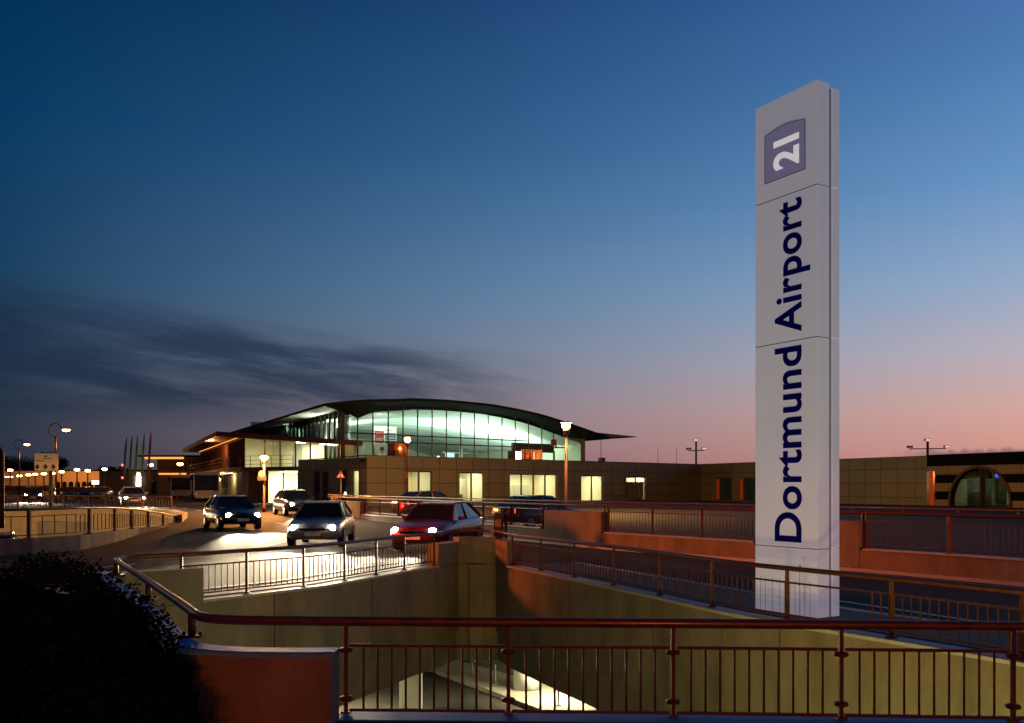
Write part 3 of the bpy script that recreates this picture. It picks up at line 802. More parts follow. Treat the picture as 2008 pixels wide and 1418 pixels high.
# what stands in the lit offices
M['p_grey'] = mat('cupboard_grey', (.42,.42,.36), .6)
r0 = rooms[1]; a, b, za, zb, n = wins[1]
def rb_(P, a, b, z0, z1, k0, k1, m, name, par):
    mb = MB(); vs = [P(s,z,.27+k) for z in (z0,z1) for s,k in ((a,k0),(b,k0),(b,k1),(a,k1))]
    mb.add(vs, [(3,2,1,0),(4,5,6,7),(0,1,5,4),(1,2,6,5),(2,3,7,6),(3,0,4,7)]); return mb.build(name, m, par)
rb_(PF, a+1.0, b+.2, za, zb-.55, 2.4, 3.1, M['p_grey'], 'cupboard', r0)
rb_(PF, a-.1, a+.95, za, za+.72, .5, 1.3, M['grey_metal'], 'desk', r0)
rb_(PF, a+.25, a+.75, za+.75, za+1.1, .8, .84, M['screen'], 'monitor', r0)
r2_ = rooms[2]; a, b, za, zb, n = wins[2]
for k in range(5): rb_(PF, a+.1+k*.95, a+1.0+k*.95, za, za+1.55, 2.5, 3.1, M['p_grey'], 'cupboard', r2_)
rb_(PF, a+1.7, a+2.3, za+1.55, za+1.95, 2.55, 3.0, M['orange'], 'box_file', r2_); rb_(PF, b-1.1, b-.1, za+.35, za+.6, .5, 1.1, M['black'], 'office_clutter', r2_)
r3_ = rooms[3]; a, b, za, zb, n = wins[3]
rb_(PF, b-.95, b-.2, za+.75, za+1.5, 3.12, 3.18, M['screen'] if False else M['sign_plaque'], 'picture', r3_)
pm = MB(); c = Vector(PF(a+1.05, za, .27+1.2))
for k in range(90):
    an, ph = random.random()*6.28, random.random()*1.2; rr = .35*random.random()+.05
    p = c+Vector((rr*math.cos(an)*.8, rr*math.sin(an)*.8, .35+random.random()*.6)); dv = Vector((math.cos(an),math.sin(an),.5))*.13; n_ = dv.cross(Vector((0,0,1))).normalized()*.035
    pm.quad(p-n_, p+dv*.5-n_, p+dv, p+n_)
pm.build('pot_plant', M['leaf'], r3_)
# curtains of the dim room, light only behind the top
a, b, za, zb, n = wins[4]; r4 = rooms[4]
cu = MB(); k = 40
for i in range(k):
    s0, s1 = a+(b-a)*i/k, a+(b-a)*(i+1)/k; y0_, y1_ = .36+.06*math.sin(i*1.7), .36+.06*math.sin((i+1)*1.7)
    cu.quad(PF(s0,za,y0_), PF(s1,za,y1_), PF(s1,zb-.5,y1_), PF(s0,zb-.5,y0_))
cu.build('curtain', M['brown'], r4)
rb_(PF, a, b, zb-.02, zb+.05, .8, 1.6, M['office_light'], 'ceiling_lamp', r4)
# left flank
CL = Vector((px(585,79.0), 79.0)); VL = (C0-CL).normalized()
lenL = (C0-CL).length; sl = lambda p: ray_s(p, CL, VL)
opL = []
for p0, p1, y0_, y1_ in ((614,627,924,1000), (632,644,924,1000), (668,680,922,1000), (689,703,922,978)):
    a, b = sl(p0), sl(p1); Ym = (CL+VL*(a+b)/2).y; opL.append((a, b, max(.62, zz(y1_, Ym)), zz(y0_, Ym)))
fl_, PL = facade(CL, VL, 0, lenL, -.1, 4.28, opL, M['facade'], 'side_wall', pod)
for i, (a, b, za, zb) in enumerate(opL):
    window(PL, a, b, za, zb, pod, 1, M['clear_glass'] if i == 3 else M['dark_glass'], fw=.07)
rl = room(PL, opL[3][0], opL[3][1], opL[3][2], opL[3][3], 2.0, pod)
# right wing
C2 = Vector((px(2008,64.3), 64.3)); VR = (C2-C1).normalized(); lenR = (C2-C1).length
sr = lambda p: ray_s(p, C1, VR)
S_STR = sr(1817)
opR = []
for p0, p1 in ((1404,1434), (1450,1482)):
    a, b = sr(p0), sr(p1); Ym = (C1+VR*(a+b)/2).y; opR.append((a, b, .62, zz(937, Ym)))
fr_, PR = facade(C1, VR, 0, S_STR, -.1, TOPZ, opR, M['facade'], 'wing_wall', pod)
for (a, b, za, zb) in opR:
    window(PR, a, b, za, zb, pod, 2, M['teal_glass'], fw=.1)
    rb_(PR, a+.12, a+.5, za+.1, zb-.1, -.3, -.17, M['orange'], 'shutter', pod)
# roof deck and coping
back1 = C1 + NB*30; back0 = CL + NB*30
deck = MB(); poly = [CL, C0, C1, C1+Vector((26,28)), C1+NB*40, CL+NB*34]
deck.prism([(p.x,p.y) for p in [CL+Vector((.2,.1)), C0+NB*.3, C1+NB*.4, C1+NB*40, Vector((-31.5,114)), Vector((-14.2,78.2))]], 3.98, 4.1)
deck.build('roof', M['roof_dark'], pod)
cop = MB(); cop.strip([(CL.x,CL.y), (C0.x,C0.y), (C1.x,C1.y), tuple(C1+VR*S_STR)], -.06, .35, [4.283,4.403,4.403,4.403], [4.33,4.45,4.45,4.45])
cop.build('coping', M['rail'], pod)
bk = MB(); bk.strip([(-31.5,114), tuple(C1+NB*40), tuple(C1+NB*.5)], 0, .3, -.1, 3.975); bk.build('rear_wall', M['facade'], pod)

# ---- striped building with the round window
st_o = C1 + VR*(S_STR+.02) - Vector((VR.y*-1, VR.x))*0.0
strp = wthing('striped_building', 'building end with dark and brown stripes and a large round window at right edge', 'building', (st_o.x, st_o.y, .5))
SL = 34.0
def PS(s, z, b=0):
    back = Vector((-VR.y, VR.x)); p = st_o + VR*s + back*b; return (p.x, p.y, z)
ss = lambda p: ray_s(p, st_o, VR)
cs = (ss(1863)+ss(1983))/2; rad = (ss(1983)-ss(1863))/2; cz = .95
door_a, door_b = ss(1821), ss(1833)
ZB = [-.1, .43, 1.03, 1.66, 2.30, 2.93, 3.60, 4.46]
for bi, (za, zb) in enumerate(zip(ZB, ZB[1:])):
    dark = (bi % 2 == 0); mb = MB(); rows = max(3, int((zb-za)/.07)); off = .0 if dark else -.03
    for r in range(rows):
        z0 = za+(zb-za)*r/rows; z1 = za+(zb-za)*(r+1)/rows
        def hw(z): return math.sqrt(max(0, rad*rad-(z-cz)**2))
        segs = []
        l0, l1 = cs-hw(z0), cs-hw(z1); r0_, r1_ = cs+hw(z0), cs+hw(z1)
        left0 = door_b if z0 < 3.2 else 0
        if hw(z0) == 0 and hw(z1) == 0: segs.append((left0,left0,SL,SL))
        else: segs += [(left0,left0,l0,l1), (r0_,r1_,SL,SL)]
        for (sa0, sa1, sb0, sb1) in segs:
            mb.quad(PS(sa0,z0,off), PS(sb0,z0,off), PS(sb1,z1,off), PS(sa1,z1,off), uv=[(sa0,z0),(sb0,z0),(sb1,z1),(sa1,z1)])
            if r in (0, rows-1) and not dark:
                zq = z0 if r == 0 else z1; a_, b_ = (sa0, sb0) if r == 0 else (sa1, sb1)
                mb.quad(PS(a_,zq,off), PS(b_,zq,off), PS(b_,zq,.05), PS(a_,zq,.05))
    mb.build('stripe', M['black'] if dark else M['facade_band'], strp)
def ring(r0, r1, k0, k1, n=64):
    mb = MB(); vs = []
    for i in range(n):
        an = 2*math.pi*i/n
        for r, k in ((r0,k0),(r1,k0),(r1,k1),(r0,k1)): vs.append(PS(cs+r*math.cos(an), cz+r*math.sin(an), k))
    fs = []
    for i in range(n):
        j = (i+1) % n
        for k in range(4): fs.append((i*4+k, i*4+(k+1)%4, j*4+(k+1)%4, j*4+k))
    mb.add(vs, fs); return mb
wn = ring(rad-.10, rad+.08, -.12, .4).build('round_window', M['rail'], strp)
mb = MB(); mb.add([PS(cs+(rad-.1)*math.cos(2*math.pi*i/48), cz+(rad-.1)*math.sin(2*math.pi*i/48), .12) for i in range(48)], [list(range(48))]); mb.build('pane', M['glass'], wn)
mb = MB(); mb.bar(PS(cs+.05,cz-1.0,.08), PS(cs+.05,cz+rad-.1,.08), .16, .14); mb.bar(PS(cs-rad+.2,.72,.08), PS(cs+rad-.2,.72,.08), .05, .05); mb.build('mullion', M['rail'], wn)
# lobby behind the round window
lob = MB(); q = PS
lob.quad(q(cs-3.4,0,6), q(cs+3.6,0,6), q(cs+3.6,4,6), q(cs-3.4,4,6)); lob.quad(q(cs-3.4,0,.5), q(cs-3.4,0,6), q(cs-3.4,4,6), q(cs-3.4,4,.5))
lob.quad(q(cs+3.6,0,.5), q(cs+3.6,0,6), q(cs+3.6,4,6), q(cs+3.6,4,.5)); lob.quad(q(cs-3.4,4,.5), q(cs+3.6,4,.5), q(cs+3.6,4,6), q(cs-3.4,4,6)); lob.quad(q(cs-3.4,.45,.5), q(cs+3.6,.45,.5), q(cs+3.6,.45,6), q(cs-3.4,.45,6))
lb = lob.build('lobby', M['office'], strp)
rb2 = lambda a, b, z0, z1, k0, k1, m, name, par: rb_(PS, a, b, z0, z1, k0-.27, k1-.27, m, name, par)
rb2(cs-2.0, cs-.75, .5, 2.55, 1.2, 1.25, M['teal_glass'], 'inner_door', lb); rb2(cs-.5, cs+.02, .5, 2.55, 1.2, 1.25, M['teal_glass'], 'inner_door', lb)
rb2(cs-.75, cs-.5, .5, 3.2, 1.1, 1.3, M['black'], 'inner_post', lb); rb2(cs-2.6, cs+.05, 2.6, 3.4, 1.1, 1.3, M['black'], 'door_header', lb)
rb2(cs+.1, cs+.95, .5, 2.6, 1.6, 1.7, M['teal_glass'], 'inner_door', lb)
rb2(cs+.15, cs+.9, 2.75, 3.2, 1.5, 1.55, M['blue_neon'], 'neon_sign', lb)
for s_, z_, m_ in ((1.15,2.75,'white_spot'),(1.1,1.85,'white_spot'),(1.2,2.25,'white_spot'),(1.5,2.0,'blue_neon'),(1.55,1.4,'blue_neon'),(1.9,1.2,'blue_neon')):
    mb = MB(); c = PS(cs+s_, z_, 2.2); mb.lathe(c, [(.02,-.07),(.07,0),(.02,.07)] if m_ == 'white_spot' else [(.035,-.35),(.035,.35)], 8); mb.build('lobby_lamp', M[m_], lb)
area('lobby_glow', PS(cs+2.3,3.4,2.5), (0,0,-1), (1.6,1.6), 42, (.95,.9,.35), None)
# narrow lit doorway at the joint, with a red jamb
rb2(door_a-.3, door_a+.15, .5, 3.2, .3, .5, M['orange'], 'door_jamb', strp)
dr = MB(); dr.quad(PS(door_a-.35,-.1,1.0), PS(door_b+.4,-.1,1.0), PS(door_b+.4,3.2,1.0), PS(door_a-.35,3.2,1.0)); 
dr.quad(PS(door_b,-.1,0), PS(door_b,-.1,1.0), PS(door_b,3.2,1.0), PS(door_b,3.2,0)); dr.quad(PS(0,-.1,0), PS(0,-.1,1.0), PS(0,3.2,1.0), PS(0,3.2,0))
dr.build('doorway', M['office'], strp)
rb2(door_a+.1, door_b-.15, 3.0, 3.06, .55, .9, M['office_light'], 'door_lamp', strp)
rb2(-.02, SL, 4.463, 4.51, -.08, .4, M['rail'], 'coping', strp)
body = MB(); body.quad(PS(0,4.4,.05), PS(SL,4.4,.05), PS(SL,4.4,26), PS(0,4.4,26)); body.quad(PS(SL,-.1,0), PS(SL,-.1,26), PS(SL,4.4,26), PS(SL,4.4,0)); body.build('roof', M['roof_dark'], strp)

# ---- terminal hall
H00 = C0 + NB*8.0
hs = lambda p: ray_s(p, H00, U)
hall = wthing('terminal_hall', 'terminal hall with dark arched roof and tall lit glass front', 'building', (H00.x, H00.y, 4.1))
def PH(s, z, b=0): p = H00 + U*s + NB*b; return (p.x, p.y, z)
def hz(p, py): return zz(py, (H00+U*hs(p)).y)
G = [(672,803),(701,821),(731,808),(761,797),(790,797),(818.6,797),(847,798.6),(875,800),(903,803),(930,805.6),(957,810),(984,813.5),(1010,818.5),(1036,825),(1062,834.7),(1085,850),(1112,857),(1143,861)]
Gs = [(hs(p), hz(p, y)) for p, y in G]
mull = [g[0] for g in Gs]
FLR = 4.1
gl = MB()
for (sa, za), (sb, zb) in zip(Gs, Gs[1:]): gl.quad(PH(sa,FLR), PH(sb,FLR), PH(sb,zb), PH(sa,za))
gf = gl.build('glass_front', M['glass'], hall)
for i, (s, z) in enumerate(Gs):
    mb = MB(); w = .34 if i == 0 else .11; mb.bar(PH(s,FLR,-.03), PH(s,z,-.03), w, .2); mb.build('mullion', M['dark_metal'], gf)
for z in (6.62, 5.97):
    mb = MB(); mb.bar(PH(Gs[0][0],z,-.04), PH(Gs[13][0],z,-.04), .12, .10); mb.build('transom', M['dark_metal'], gf)
# roof profile
OV = 3.0
RF0 = H00 - NB*OV
rs = lambda p: ray_s(p, RF0, U)
TP = [(636,791),(660,788),(711,783.6),(750,782.6),(783,782.2),(805,780.6),(845,782),(887,784.4),(930,788.5),(967,792.5),(1014,801),(1063,812),(1101,824),(1150,841),(1196,857)]
TR = [(rs(p), zz(y, (RF0+U*rs(p)).y)) for p, y in TP]
def zroof(s):
    for (a, za), (b, zb) in zip(TR, TR[1:]):
        if s <= b or b == TR[-1][0]:
            t = (s-a)/(b-a); return za+(zb-za)*t
V = Vector((-.45,.893)); VU = Vector((V.dot(U), V.dot(NB)))   # roof axis in (along, depth)
def PRf(s, z, k): p = RF0 + U*s + V*k; return (p.x, p.y, z)
NS = 40; LEN = 46.0
ssv = [TR[0][0]+(TR[-1][0]-TR[0][0])*i/NS for i in range(NS+1)]
rf = MB(); 
for a, b in zip(ssv, ssv[1:]):
    rf.quad(PRf(a,zroof(a),0), PRf(b,zroof(b),0), PRf(b,zroof(b),LEN), PRf(a,zroof(a),LEN))
    rf.quad(PRf(a,zroof(a),0), PRf(b,zroof(b),0), PRf(b,zroof(b)-.22,0), PRf(a,zroof(a)-.22,0))
a = ssv[0]; rf.quad(PRf(a,zroof(a),0), PRf(a,zroof(a)-.22,0), PRf(a,zroof(a)-.22,LEN), PRf(a,zroof(a),LEN))
a = ssv[-1]; rf.quad(PRf(a,zroof(a),0), PRf(a,zroof(a)-.22,0), PRf(a,zroof(a)-.22,LEN), PRf(a,zroof(a),LEN))
roof = rf.build('roof', M['roof_dark'], hall)
sf = MB()
def gz(s):
    if s <= Gs[0][0]: return Gs[0][1]
    for (a, za), (b, zb) in zip(Gs, Gs[1:]):
        if s <= b: return za+(zb-za)*(s-a)/(b-a)
    return Gs[-1][1]
stn = sorted(set([g[0] for g in Gs]+[Gs[0][0]+(Gs[-1][0]-Gs[0][0])*i/40 for i in range(41)]))
s_front = lambda s: ssv[0]+(s-Gs[0][0])/(Gs[-1][0]-Gs[0][0])*(ssv[-1]-ssv[0])
for a, b in zip(stn, stn[1:]):
    fa, fb = s_front(a), s_front(b)
    sf.quad(PRf(fa,zroof(fa)-.22,0), PRf(fb,zroof(fb)-.22,0), PH(b,gz(b),-.02), PH(a,gz(a),-.02))
sf.build('soffit', M['roof_dark'], roof)
# ribbed underside along the left side, seen lit from inside
H0s = Gs[0][0]; HC = H00 + U*H0s
def PSd(k, z, inn=0): p = HC + V*k + U*inn; return (p.x, p.y, z)
lsf = MB(); nk = 44
for i in range(nk):
    k0, k1 = LEN*i/nk, LEN*(i+1)/nk
    for j in range(4):
        t0, t1 = j/4, (j+1)/4
        def Q(t, k):
            e = Vector(PRf(ssv[0], zroof(ssv[0])-.225, k)); g = Vector(PSd(max(0,k), Gs[0][1]-.12*0)); 
            p = e.lerp(g, t); p.z -= .16*math.sin(math.pi*t)*abs(math.sin(k*math.pi/6)); return p
        lsf.quad(Q(t0,k0), Q(t1,k0), Q(t1,k1), Q(t0,k1))
lsf.build('side_soffit', M['ceiling'], roof)
sg = MB(); sg.quad(PSd(.1,FLR), PSd(LEN,FLR), PSd(LEN,Gs[0][1]), PSd(.1,Gs[0][1])); sgo = sg.build('glass_side', M['glass'], hall)
for i in range(30):
    k = .9+i*1.5; mb = MB(); mb.bar(PSd(k,FLR), PSd(k,Gs[0][1]), .16, .45 if i < 4 else .3); mb.build('mullion', M['dark_metal'], sgo)
iw = MB(); iw.quad(PSd(2.5,FLR,1.3), PSd(42,FLR,1.3), PSd(42,Gs[0][1]-.3,1.3), PSd(2.5,Gs[0][1]-.3,1.3)); iw.build('inner_wall', M['ceiling'], hall)
area('side_wall_glow', PSd(20,6.9,.55), (U.x*.5,U.y*.5,.35), (.3,34), 560, (.62,1,.74))
# ceiling inside: nested arched ribs
ce = MB(); NC, NK = 36, 120
sa, sb = Gs[0][0], Gs[-1][0]
def PC(i, k):
    s = sa+(sb-sa)*i/NC; kk = .15+k*40.0/NK
    ph = (kk/2.2) % 1.0
    f = s_front(s); z = zroof(f)-.62 - .6*ph * (1 if 1 < i < NC-1 else .3)
    p = H00 + U*s + NB*.0 + V*kk; return (p.x, p.y, max(z, 5.2))
vs = [PC(i, k) for i in range(NC+1) for k in range(NK+1)]
ce.add(vs, [(i*(NK+1)+k, (i+1)*(NK+1)+k, (i+1)*(NK+1)+k+1, i*(NK+1)+k+1) for i in range(NC) for k in range(NK)], True)
ce.build('ceiling', M['ceiling'], hall)
hf = MB(); hf.quad(PSd(0,FLR+.02), PH(sb,FLR+.02), tuple(Vector(PH(sb,FLR+.02))+Vector((V.x,V.y,0))*40), PSd(40,FLR+.02)); hf.build('hall_floor', M['hall_floor'], hall)
hw_ = MB(); e1 = Vector(PSd(40,FLR)); e2 = Vector(PH(sb,FLR))+Vector((V.x,V.y,0))*40
hw_.quad(e1, e2, e2+Vector((0,0,6)), e1+Vector((0,0,6))); hw_.quad(PH(sb,FLR), e2, e2+Vector((0,0,5)), Vector(PH(sb,FLR))+Vector((0,0,3.2))); hw_.build('rear_wall', M['office'], hall)
# things in and on the hall
def PI(p, k, z):   # inside: pixel column of the facade, depth k behind it
    s = hs(p); q = H00+U*s+V*k; return Vector((q.x, q.y, z))
# free-standing interior parts
mb = MB(); c = PI(684, 1.6, FLR); mb.lathe(c, [(.62,0),(.62,3.0),(.5,3.05),(.5,3.9),(.62,4.1)], 20); mb.build('hall_column', M['grey_metal'], hall)
# banners
bn = wthing('banner', 'orange hanging banner behind the corner glass beside the grey column', 'banner', tuple(PI(692,2.4,FLR)))
mb = MB(); c = PI(692,2.4,5.4); mb.box(c, (.95,.04,2.6), ux=tuple(U)); mb.build('cloth', M['orange'], bn)
# poster with two people, red box and heading
area('poster_light', PI(765,.15,8.4), (U.x*0-NB.x*-.35, NB.y*.35, -1), (2.4,.3), 170, (1,1,.9))
po = wthing('poster', 'large white advertising poster with a red box and two people inside the glass', 'poster', tuple(PI(762,1.0,FLR)))
pc = PI(762, 1.0, 5.6); pw = 2.45
def pbox(dx, z, w, h, m, name, t=.012, lift=.03):
    mb = MB(); q = pc + Vector((U.x*dx, U.y*dx, 0)) - Vector((NB.x, NB.y, 0))*(.03+lift); q.z = z; mb.box(q, (w,t,h), ux=tuple(U)); return mb.build(name, m, po)
M['p_red'] = mat('poster_red', (.42,.035,.06), .6); M['p_blue'] = mat('poster_blue', (.045,.11,.17), .6); M['p_white'] = mat('poster_paper', (.72,.74,.68), .7)
M['p_skin'] = mat('poster_skin', (.42,.27,.19), .7); M['p_hair'] = mat('poster_hair', (.05,.04,.03), .8); M['p_grey'] = mat('poster_grey', (.4,.42,.4), .7); M['p_mag'] = mat('poster_magenta', (.5,.02,.16), .6)
pbox(0, 5.75, pw, 3.3, M['p_white'], 'sheet', .04, 0)
pbox(-.62, 6.45, .95, 1.05, M['p_red'], 'red_box'); pbox(.55, 6.35, 1.1, .95, M['p_blue'], 'blue_box'); pbox(.0, 5.05, 2.3, 1.55, M['p_grey'], 'photo')
for i in range(3): pbox(.55, 6.62-.22*i, .95-.1*(i%2), .07, M['p_white'], 'text_line', .012, .04)
for i in range(3): pbox(-.62, 6.28-.12*i, .75-.06*i, .045, M['p_white'], 'text_line', .012, .04)
def ptext(body, dx, z, size, m, lift=.06):
    cu = bpy.data.curves.new('poster_text', 'FONT'); cu.body = body; cu.size = size; cu.align_x = 'CENTER'; cu.offset = .01
    ob = bpy.data.objects.new('poster_text', cu); COL.objects.link(ob); dg = bpy.context.evaluated_depsgraph_get(); me = bpy.data.meshes.new_from_object(ob.evaluated_get(dg))
    mb = MB(); mb.add([pc + Vector((U.x*(dx+v.co.x), U.y*(dx+v.co.x), 0)) - Vector((NB.x,NB.y,0))*(.03+lift) + Vector((0,0,z-pc.z+v.co.y)) for v in me.vertices], [list(p.vertices) for p in me.polygons])
    bpy.data.objects.remove(ob); bpy.data.curves.remove(cu); bpy.data.meshes.remove(me)
    return mb.build('poster_text', m, po)
ptext('T', -.18, 7.02, .26, M['p_mag']); ptext('Mobile', .42, 7.04, .26, M['p_grey']); ptext('Jetzt bei', -.62, 6.66, .2, M['p_white'])
for dx, m_, zt_ in ((-.35,'p_white',5.0), (.62,'p_blue',4.9)):
    mb = MB(); q = pc + Vector((U.x*dx,U.y*dx,0)) - Vector((NB.x,NB.y,0))*.075
    def disc(cx_, cz_, rx, rz_, m, nm, l=0):
        k = MB(); k.add([q + Vector((U.x*(cx_+rx*math.cos(a_)), U.y*(cx_+rx*math.cos(a_)), 0)) - Vector((NB.x,NB.y,0))*l + Vector((0,0,cz_+rz_*math.sin(a_)-q.z)) for a_ in [2*math.pi*i/20 for i in range(20)]], [list(range(20))]); k.build(nm, m, po)
    disc(0, zt_-.35, .5, .5, M[m_], 'printed_figure', 0); disc(0, zt_+.22, .23, .30, M['p_skin'], 'printed_figure', .004); disc(0, zt_+.40, .25, .18, M['p_hair' if dx < 0 else 'p_grey'], 'printed_figure', .008)
# screen, beam sign and partition further right
mb = MB(); mb.box(PI(930,6,5.05), (1.1,.08,.8), ux=tuple(U)); mb.build('info_screen', M['screen'], hall)
mb = MB(); mb.box(PI(940,4.6,5.42), (4.6,.12,.12), ux=tuple(U)); mb.bar(PI(941,4.55,4.1), PI(941,4.55,6.0), .3, .16); mb.build('sign_beam', M['dark_metal'], hall)
mb = MB(); mb.bar(PI(1009,.5,5.98), PI(1088,.5,5.98), .3, .9); mb.bar(PI(1007,.5,4.1), PI(1007,.5,5.6), .7, .6); mb.build('partition', M['rail'], hall)
for p in (1019,1028):
    mb = MB()
    for i in range(6): mb.box(PI(p,.9,4.35+.24*i), (.55,.05,.13), ux=tuple(U))
    mb.build('louvre_lamp', M['office_light'], hall)
for p, z in ((857,4.9),(883,4.95),(905,5.0),(966,5.3)):
    mb = MB(); mb.lathe(PI(p,14,z), [(.05,-.12),(.2,0),(.05,.12)], 10); mb.build('ceiling_spot', M['white_spot'], hall)
pos = 0
mb = MB()
for i in range(7):
    p_ = (905,925,950,975,995,880,855)[i]; k_ = (4,7,5,8,6,9,12)[i]; s_ = hs(p_); z_ = zroof(s_front(s_))-.98
    q = PI(p_,k_,z_); mb.box(q, (.6,.22,.05), ux=tuple(U))
mb.build('ceiling_fitting', M['white_spot'], hall)
# right end wall of hall, dark
mb = MB(); mb.bar(PH(Gs[-1][0]-.1,FLR,-.1), PH(Gs[-1][0]-.1,Gs[-1][1]+.1,-.1), .45, .4); mb.build('end_column', M['dark_metal'], hall); mb = MB(); mb.bar(PH(Gs[-3][0],FLR,-.1), PH(Gs[-3][0],5.7,-.1), .2, .2); mb.build('end_column', M['dark_metal'], hall)
area('hall_uplight', PI(1020,6,4.9), (-.25,.45,.8), (4,2), 3300, (.84,1,.86))
area('hall_uplight', PI(930,3,4.6), (-.2,.6,.7), (6,1), 1000, (.84,1,.86))
area('hall_uplight', PI(800,2.5,4.6), (-.1,.6,.7), (8,1), 260, (.82,1,.84))
area('hall_side_uplight', tuple(Vector(PSd(10,5.0,2.5))), (-.5,0,1), (2,8), 1500, (.78,1,.84))
area('hall_corner_light', PI(690,5,6.4), (-.1,.0,1), (2,2), 700, (1,.97,.8))
# second, pale roof tip behind
tip = wthing('canopy', 'thin pale canopy tip reaching out to the right behind the dark roof', 'canopy', tuple(pt(1180,858,103)))
mb = MB(); a_ = pt(1168,848,103); b_ = pt(1252,856.5,104); c_ = pt(1168,858,103); d_ = Vector((-2.5,9,0))
mb.add([a_, b_, c_, a_+d_, b_+d_*.2, c_+d_], [(0,1,2),(3,5,4),(0,3,4,1),(1,4,5,2),(2,5,3,0)]); mb.build('sheet', M['grey_metal'], tip)
mb = MB(); mb.bar(pt(1178,858,104), pt(1179,905,104), .07, .07); mb.build('cable', M['grey_metal'], tip)

# ---- roof plant on the podium
def drum(label, pa, pb, top, k, m, h0=4.1):
    s0, s1 = s_of(pa), s_of(pb); r = (s1-s0)/2; c = C0+U*((s0+s1)/2)+NB*k
    t = wthing('roof_duct', label, 'duct', (c.x, c.y, h0)); z = zz(top, c.y)
    mb = MB(); mb.lathe((c.x,c.y,h0), [(r,0),(r,z-h0),(r-.06,z-h0+.02),(r-.06,z-h0-.1)], 24); mb.build('casing', m, t)
    mb = MB()
    for i in range(7): an = math.pi+.45*i; mb.bar((c.x+(r+.01)*math.cos(an),c.y+(r+.01)*math.sin(an),h0), (c.x+(r+.01)*math.cos(an),c.y+(r+.01)*math.sin(an),z), .03, .03)
    mb.build('seam', M['copper'], t)
drum('copper roof drum in front of the glass behind the left tall lamp', 795, 826, 870.5, 2.2, M['copper'])
drum('copper roof drum on the office roof left of the tall right lamp', 1062, 1080, 882, 2.5, M['copper'])
drum('grey roof drum standing close right of a copper drum', 1080, 1090, 883, 2.0, M['grey_metal'])
def rbox(label, p, py0, py1, w, k):
    s = s_of(p); c = C0+U*s+NB*k; z1 = zz(py0, c.y); t = wthing('roof_vent', label, 'vent', (c.x,c.y,4.4))
    mb = MB(); mb.box((c.x,c.y,(4.1+z1)/2), (w,w*.8,z1-4.1), ux=tuple(U)); mb.build('casing', M['dark_metal'], t, bevel=.02)
    mb = MB(); mb.box((c.x,c.y,z1+.03), (w*1.15,w*.95,.06), ux=tuple(U)); mb.build('cap', M['dark_metal'], t)
rbox('small dark vent box on the roof edge below the poster', 785, 885, 893, .4, .6)
rbox('small dark vent box alone on the roof right of the hall', 1189, 899, 905, .55, .6)

# ---- left glass building
LC = Vector((px(480,84.0), 84.0)); LE = Vector((px(667,77.6), 77.6)); LU = (LE-LC).normalized(); LL = (LE-LC).length
lbd = wthing('glass_building', 'two storey red brown building with flat overhanging roof left of the hall', 'building', (LC.x, LC.y, .55))
def PLb(s, z, b=0): back = Vector((-LU.y, LU.x)); p = LC+LU*s+back*b; return (p.x, p.y, z)
ls = lambda p: ray_s(p, LC, LU)
SLZ = zz(917, 84.0)    # balcony slab level
def ztop(s): return 6.55 + (5.72-6.55)*s/LL
# side wall going back
BKD = Vector((-18.5,41.6)).normalized(); LSD = 42.0
def PSb(k, z, out=0): p = LC + BKD*k + Vector((-BKD.y, BKD.x))*out; return (p.x, p.y, z)
mul = [480,510,545,580,609,640,664]
g = MB(); g.quad(PLb(0,SLZ), PLb(LL,SLZ), PLb(LL,ztop(LL)), PLb(0,ztop(0))); gob = g.build('upper_glass', M['clear_glass'], lbd)
for p in (480,520,550,580,609,640,665):
    s = ls(p); mb = MB(); mb.bar(PLb(s,SLZ,-.03), PLb(s,ztop(s),-.03), .12, .14); mb.build('mullion', M['rail'], gob)
room_m = MB(); dpt = 3.2
room_m.quad(PLb(0,SLZ+.01,dpt), PLb(LL,SLZ+.01,dpt), PLb(LL,ztop(LL)-.03,dpt), PLb(0,ztop(0)-.03,dpt)); room_m.quad(PLb(0,SLZ+.01,0), PLb(LL,SLZ+.01,0), PLb(LL,SLZ+.01,dpt), PLb(0,SLZ+.01,dpt))
room_m.quad(PLb(0,ztop(0)-.03,0), PLb(LL,ztop(LL)-.03,0), PLb(LL,ztop(LL)-.03,dpt), PLb(0,ztop(0)-.03,dpt)); room_m.quad(PLb(LL-.02,SLZ,0), PLb(LL-.02,SLZ,dpt), PLb(LL-.02,ztop(LL),dpt), PLb(LL-.02,ztop(LL),0)); room_m.quad(PLb(.06,SLZ,0), PLb(.06,SLZ,dpt), PLb(.06,ztop(0),dpt), PLb(.06,ztop(0),0))
rm = room_m.build('corridor', M['office'], lbd)
rbl = lambda a, b, z0, z1, k0, k1, m, nm, par: rb_(PLb, a, b, z0, z1, k0-.27, k1-.27, m, nm, par)
for p0, p1 in ((524,541),(582,598),(552,568)):
    rbl(ls(p0), ls(p1), SLZ+.02, SLZ+2.0, dpt-.07, dpt-.01, M['p_grey'] if p0 == 524 else M['white'], 'inner_door', rm)
rbl(ls(597), ls(601), SLZ+1.2, SLZ+1.35, dpt-.06, dpt-.02, M['green_sign'], 'exit_sign', rm)
for p in (618,634): rbl(ls(p)-.4, ls(p)+.4, ztop(ls(p))-.2, ztop(ls(p))-.12, 1.0, 1.8, M['office_light'], 'ceiling_lamp', rm)
area('corridor_glow', PLb(LL*.45,5.9,1.5), (0,0,-1), (7,1.5), 330, (1,.96,.66))
area('lobby_glow', PLb((a_lob+b_lob)/2 if False else ls(546),SLZ-.6,1.9), (0,.15,-1), (2.2,1.2), 330, (1,.95,.62))
rbl(ls(560)-.3, ls(560)+.3, ztop(ls(560))-.2, ztop(ls(560))-.12, 1.4, 2.2, M['office_light'], 'ceiling_lamp', rm)
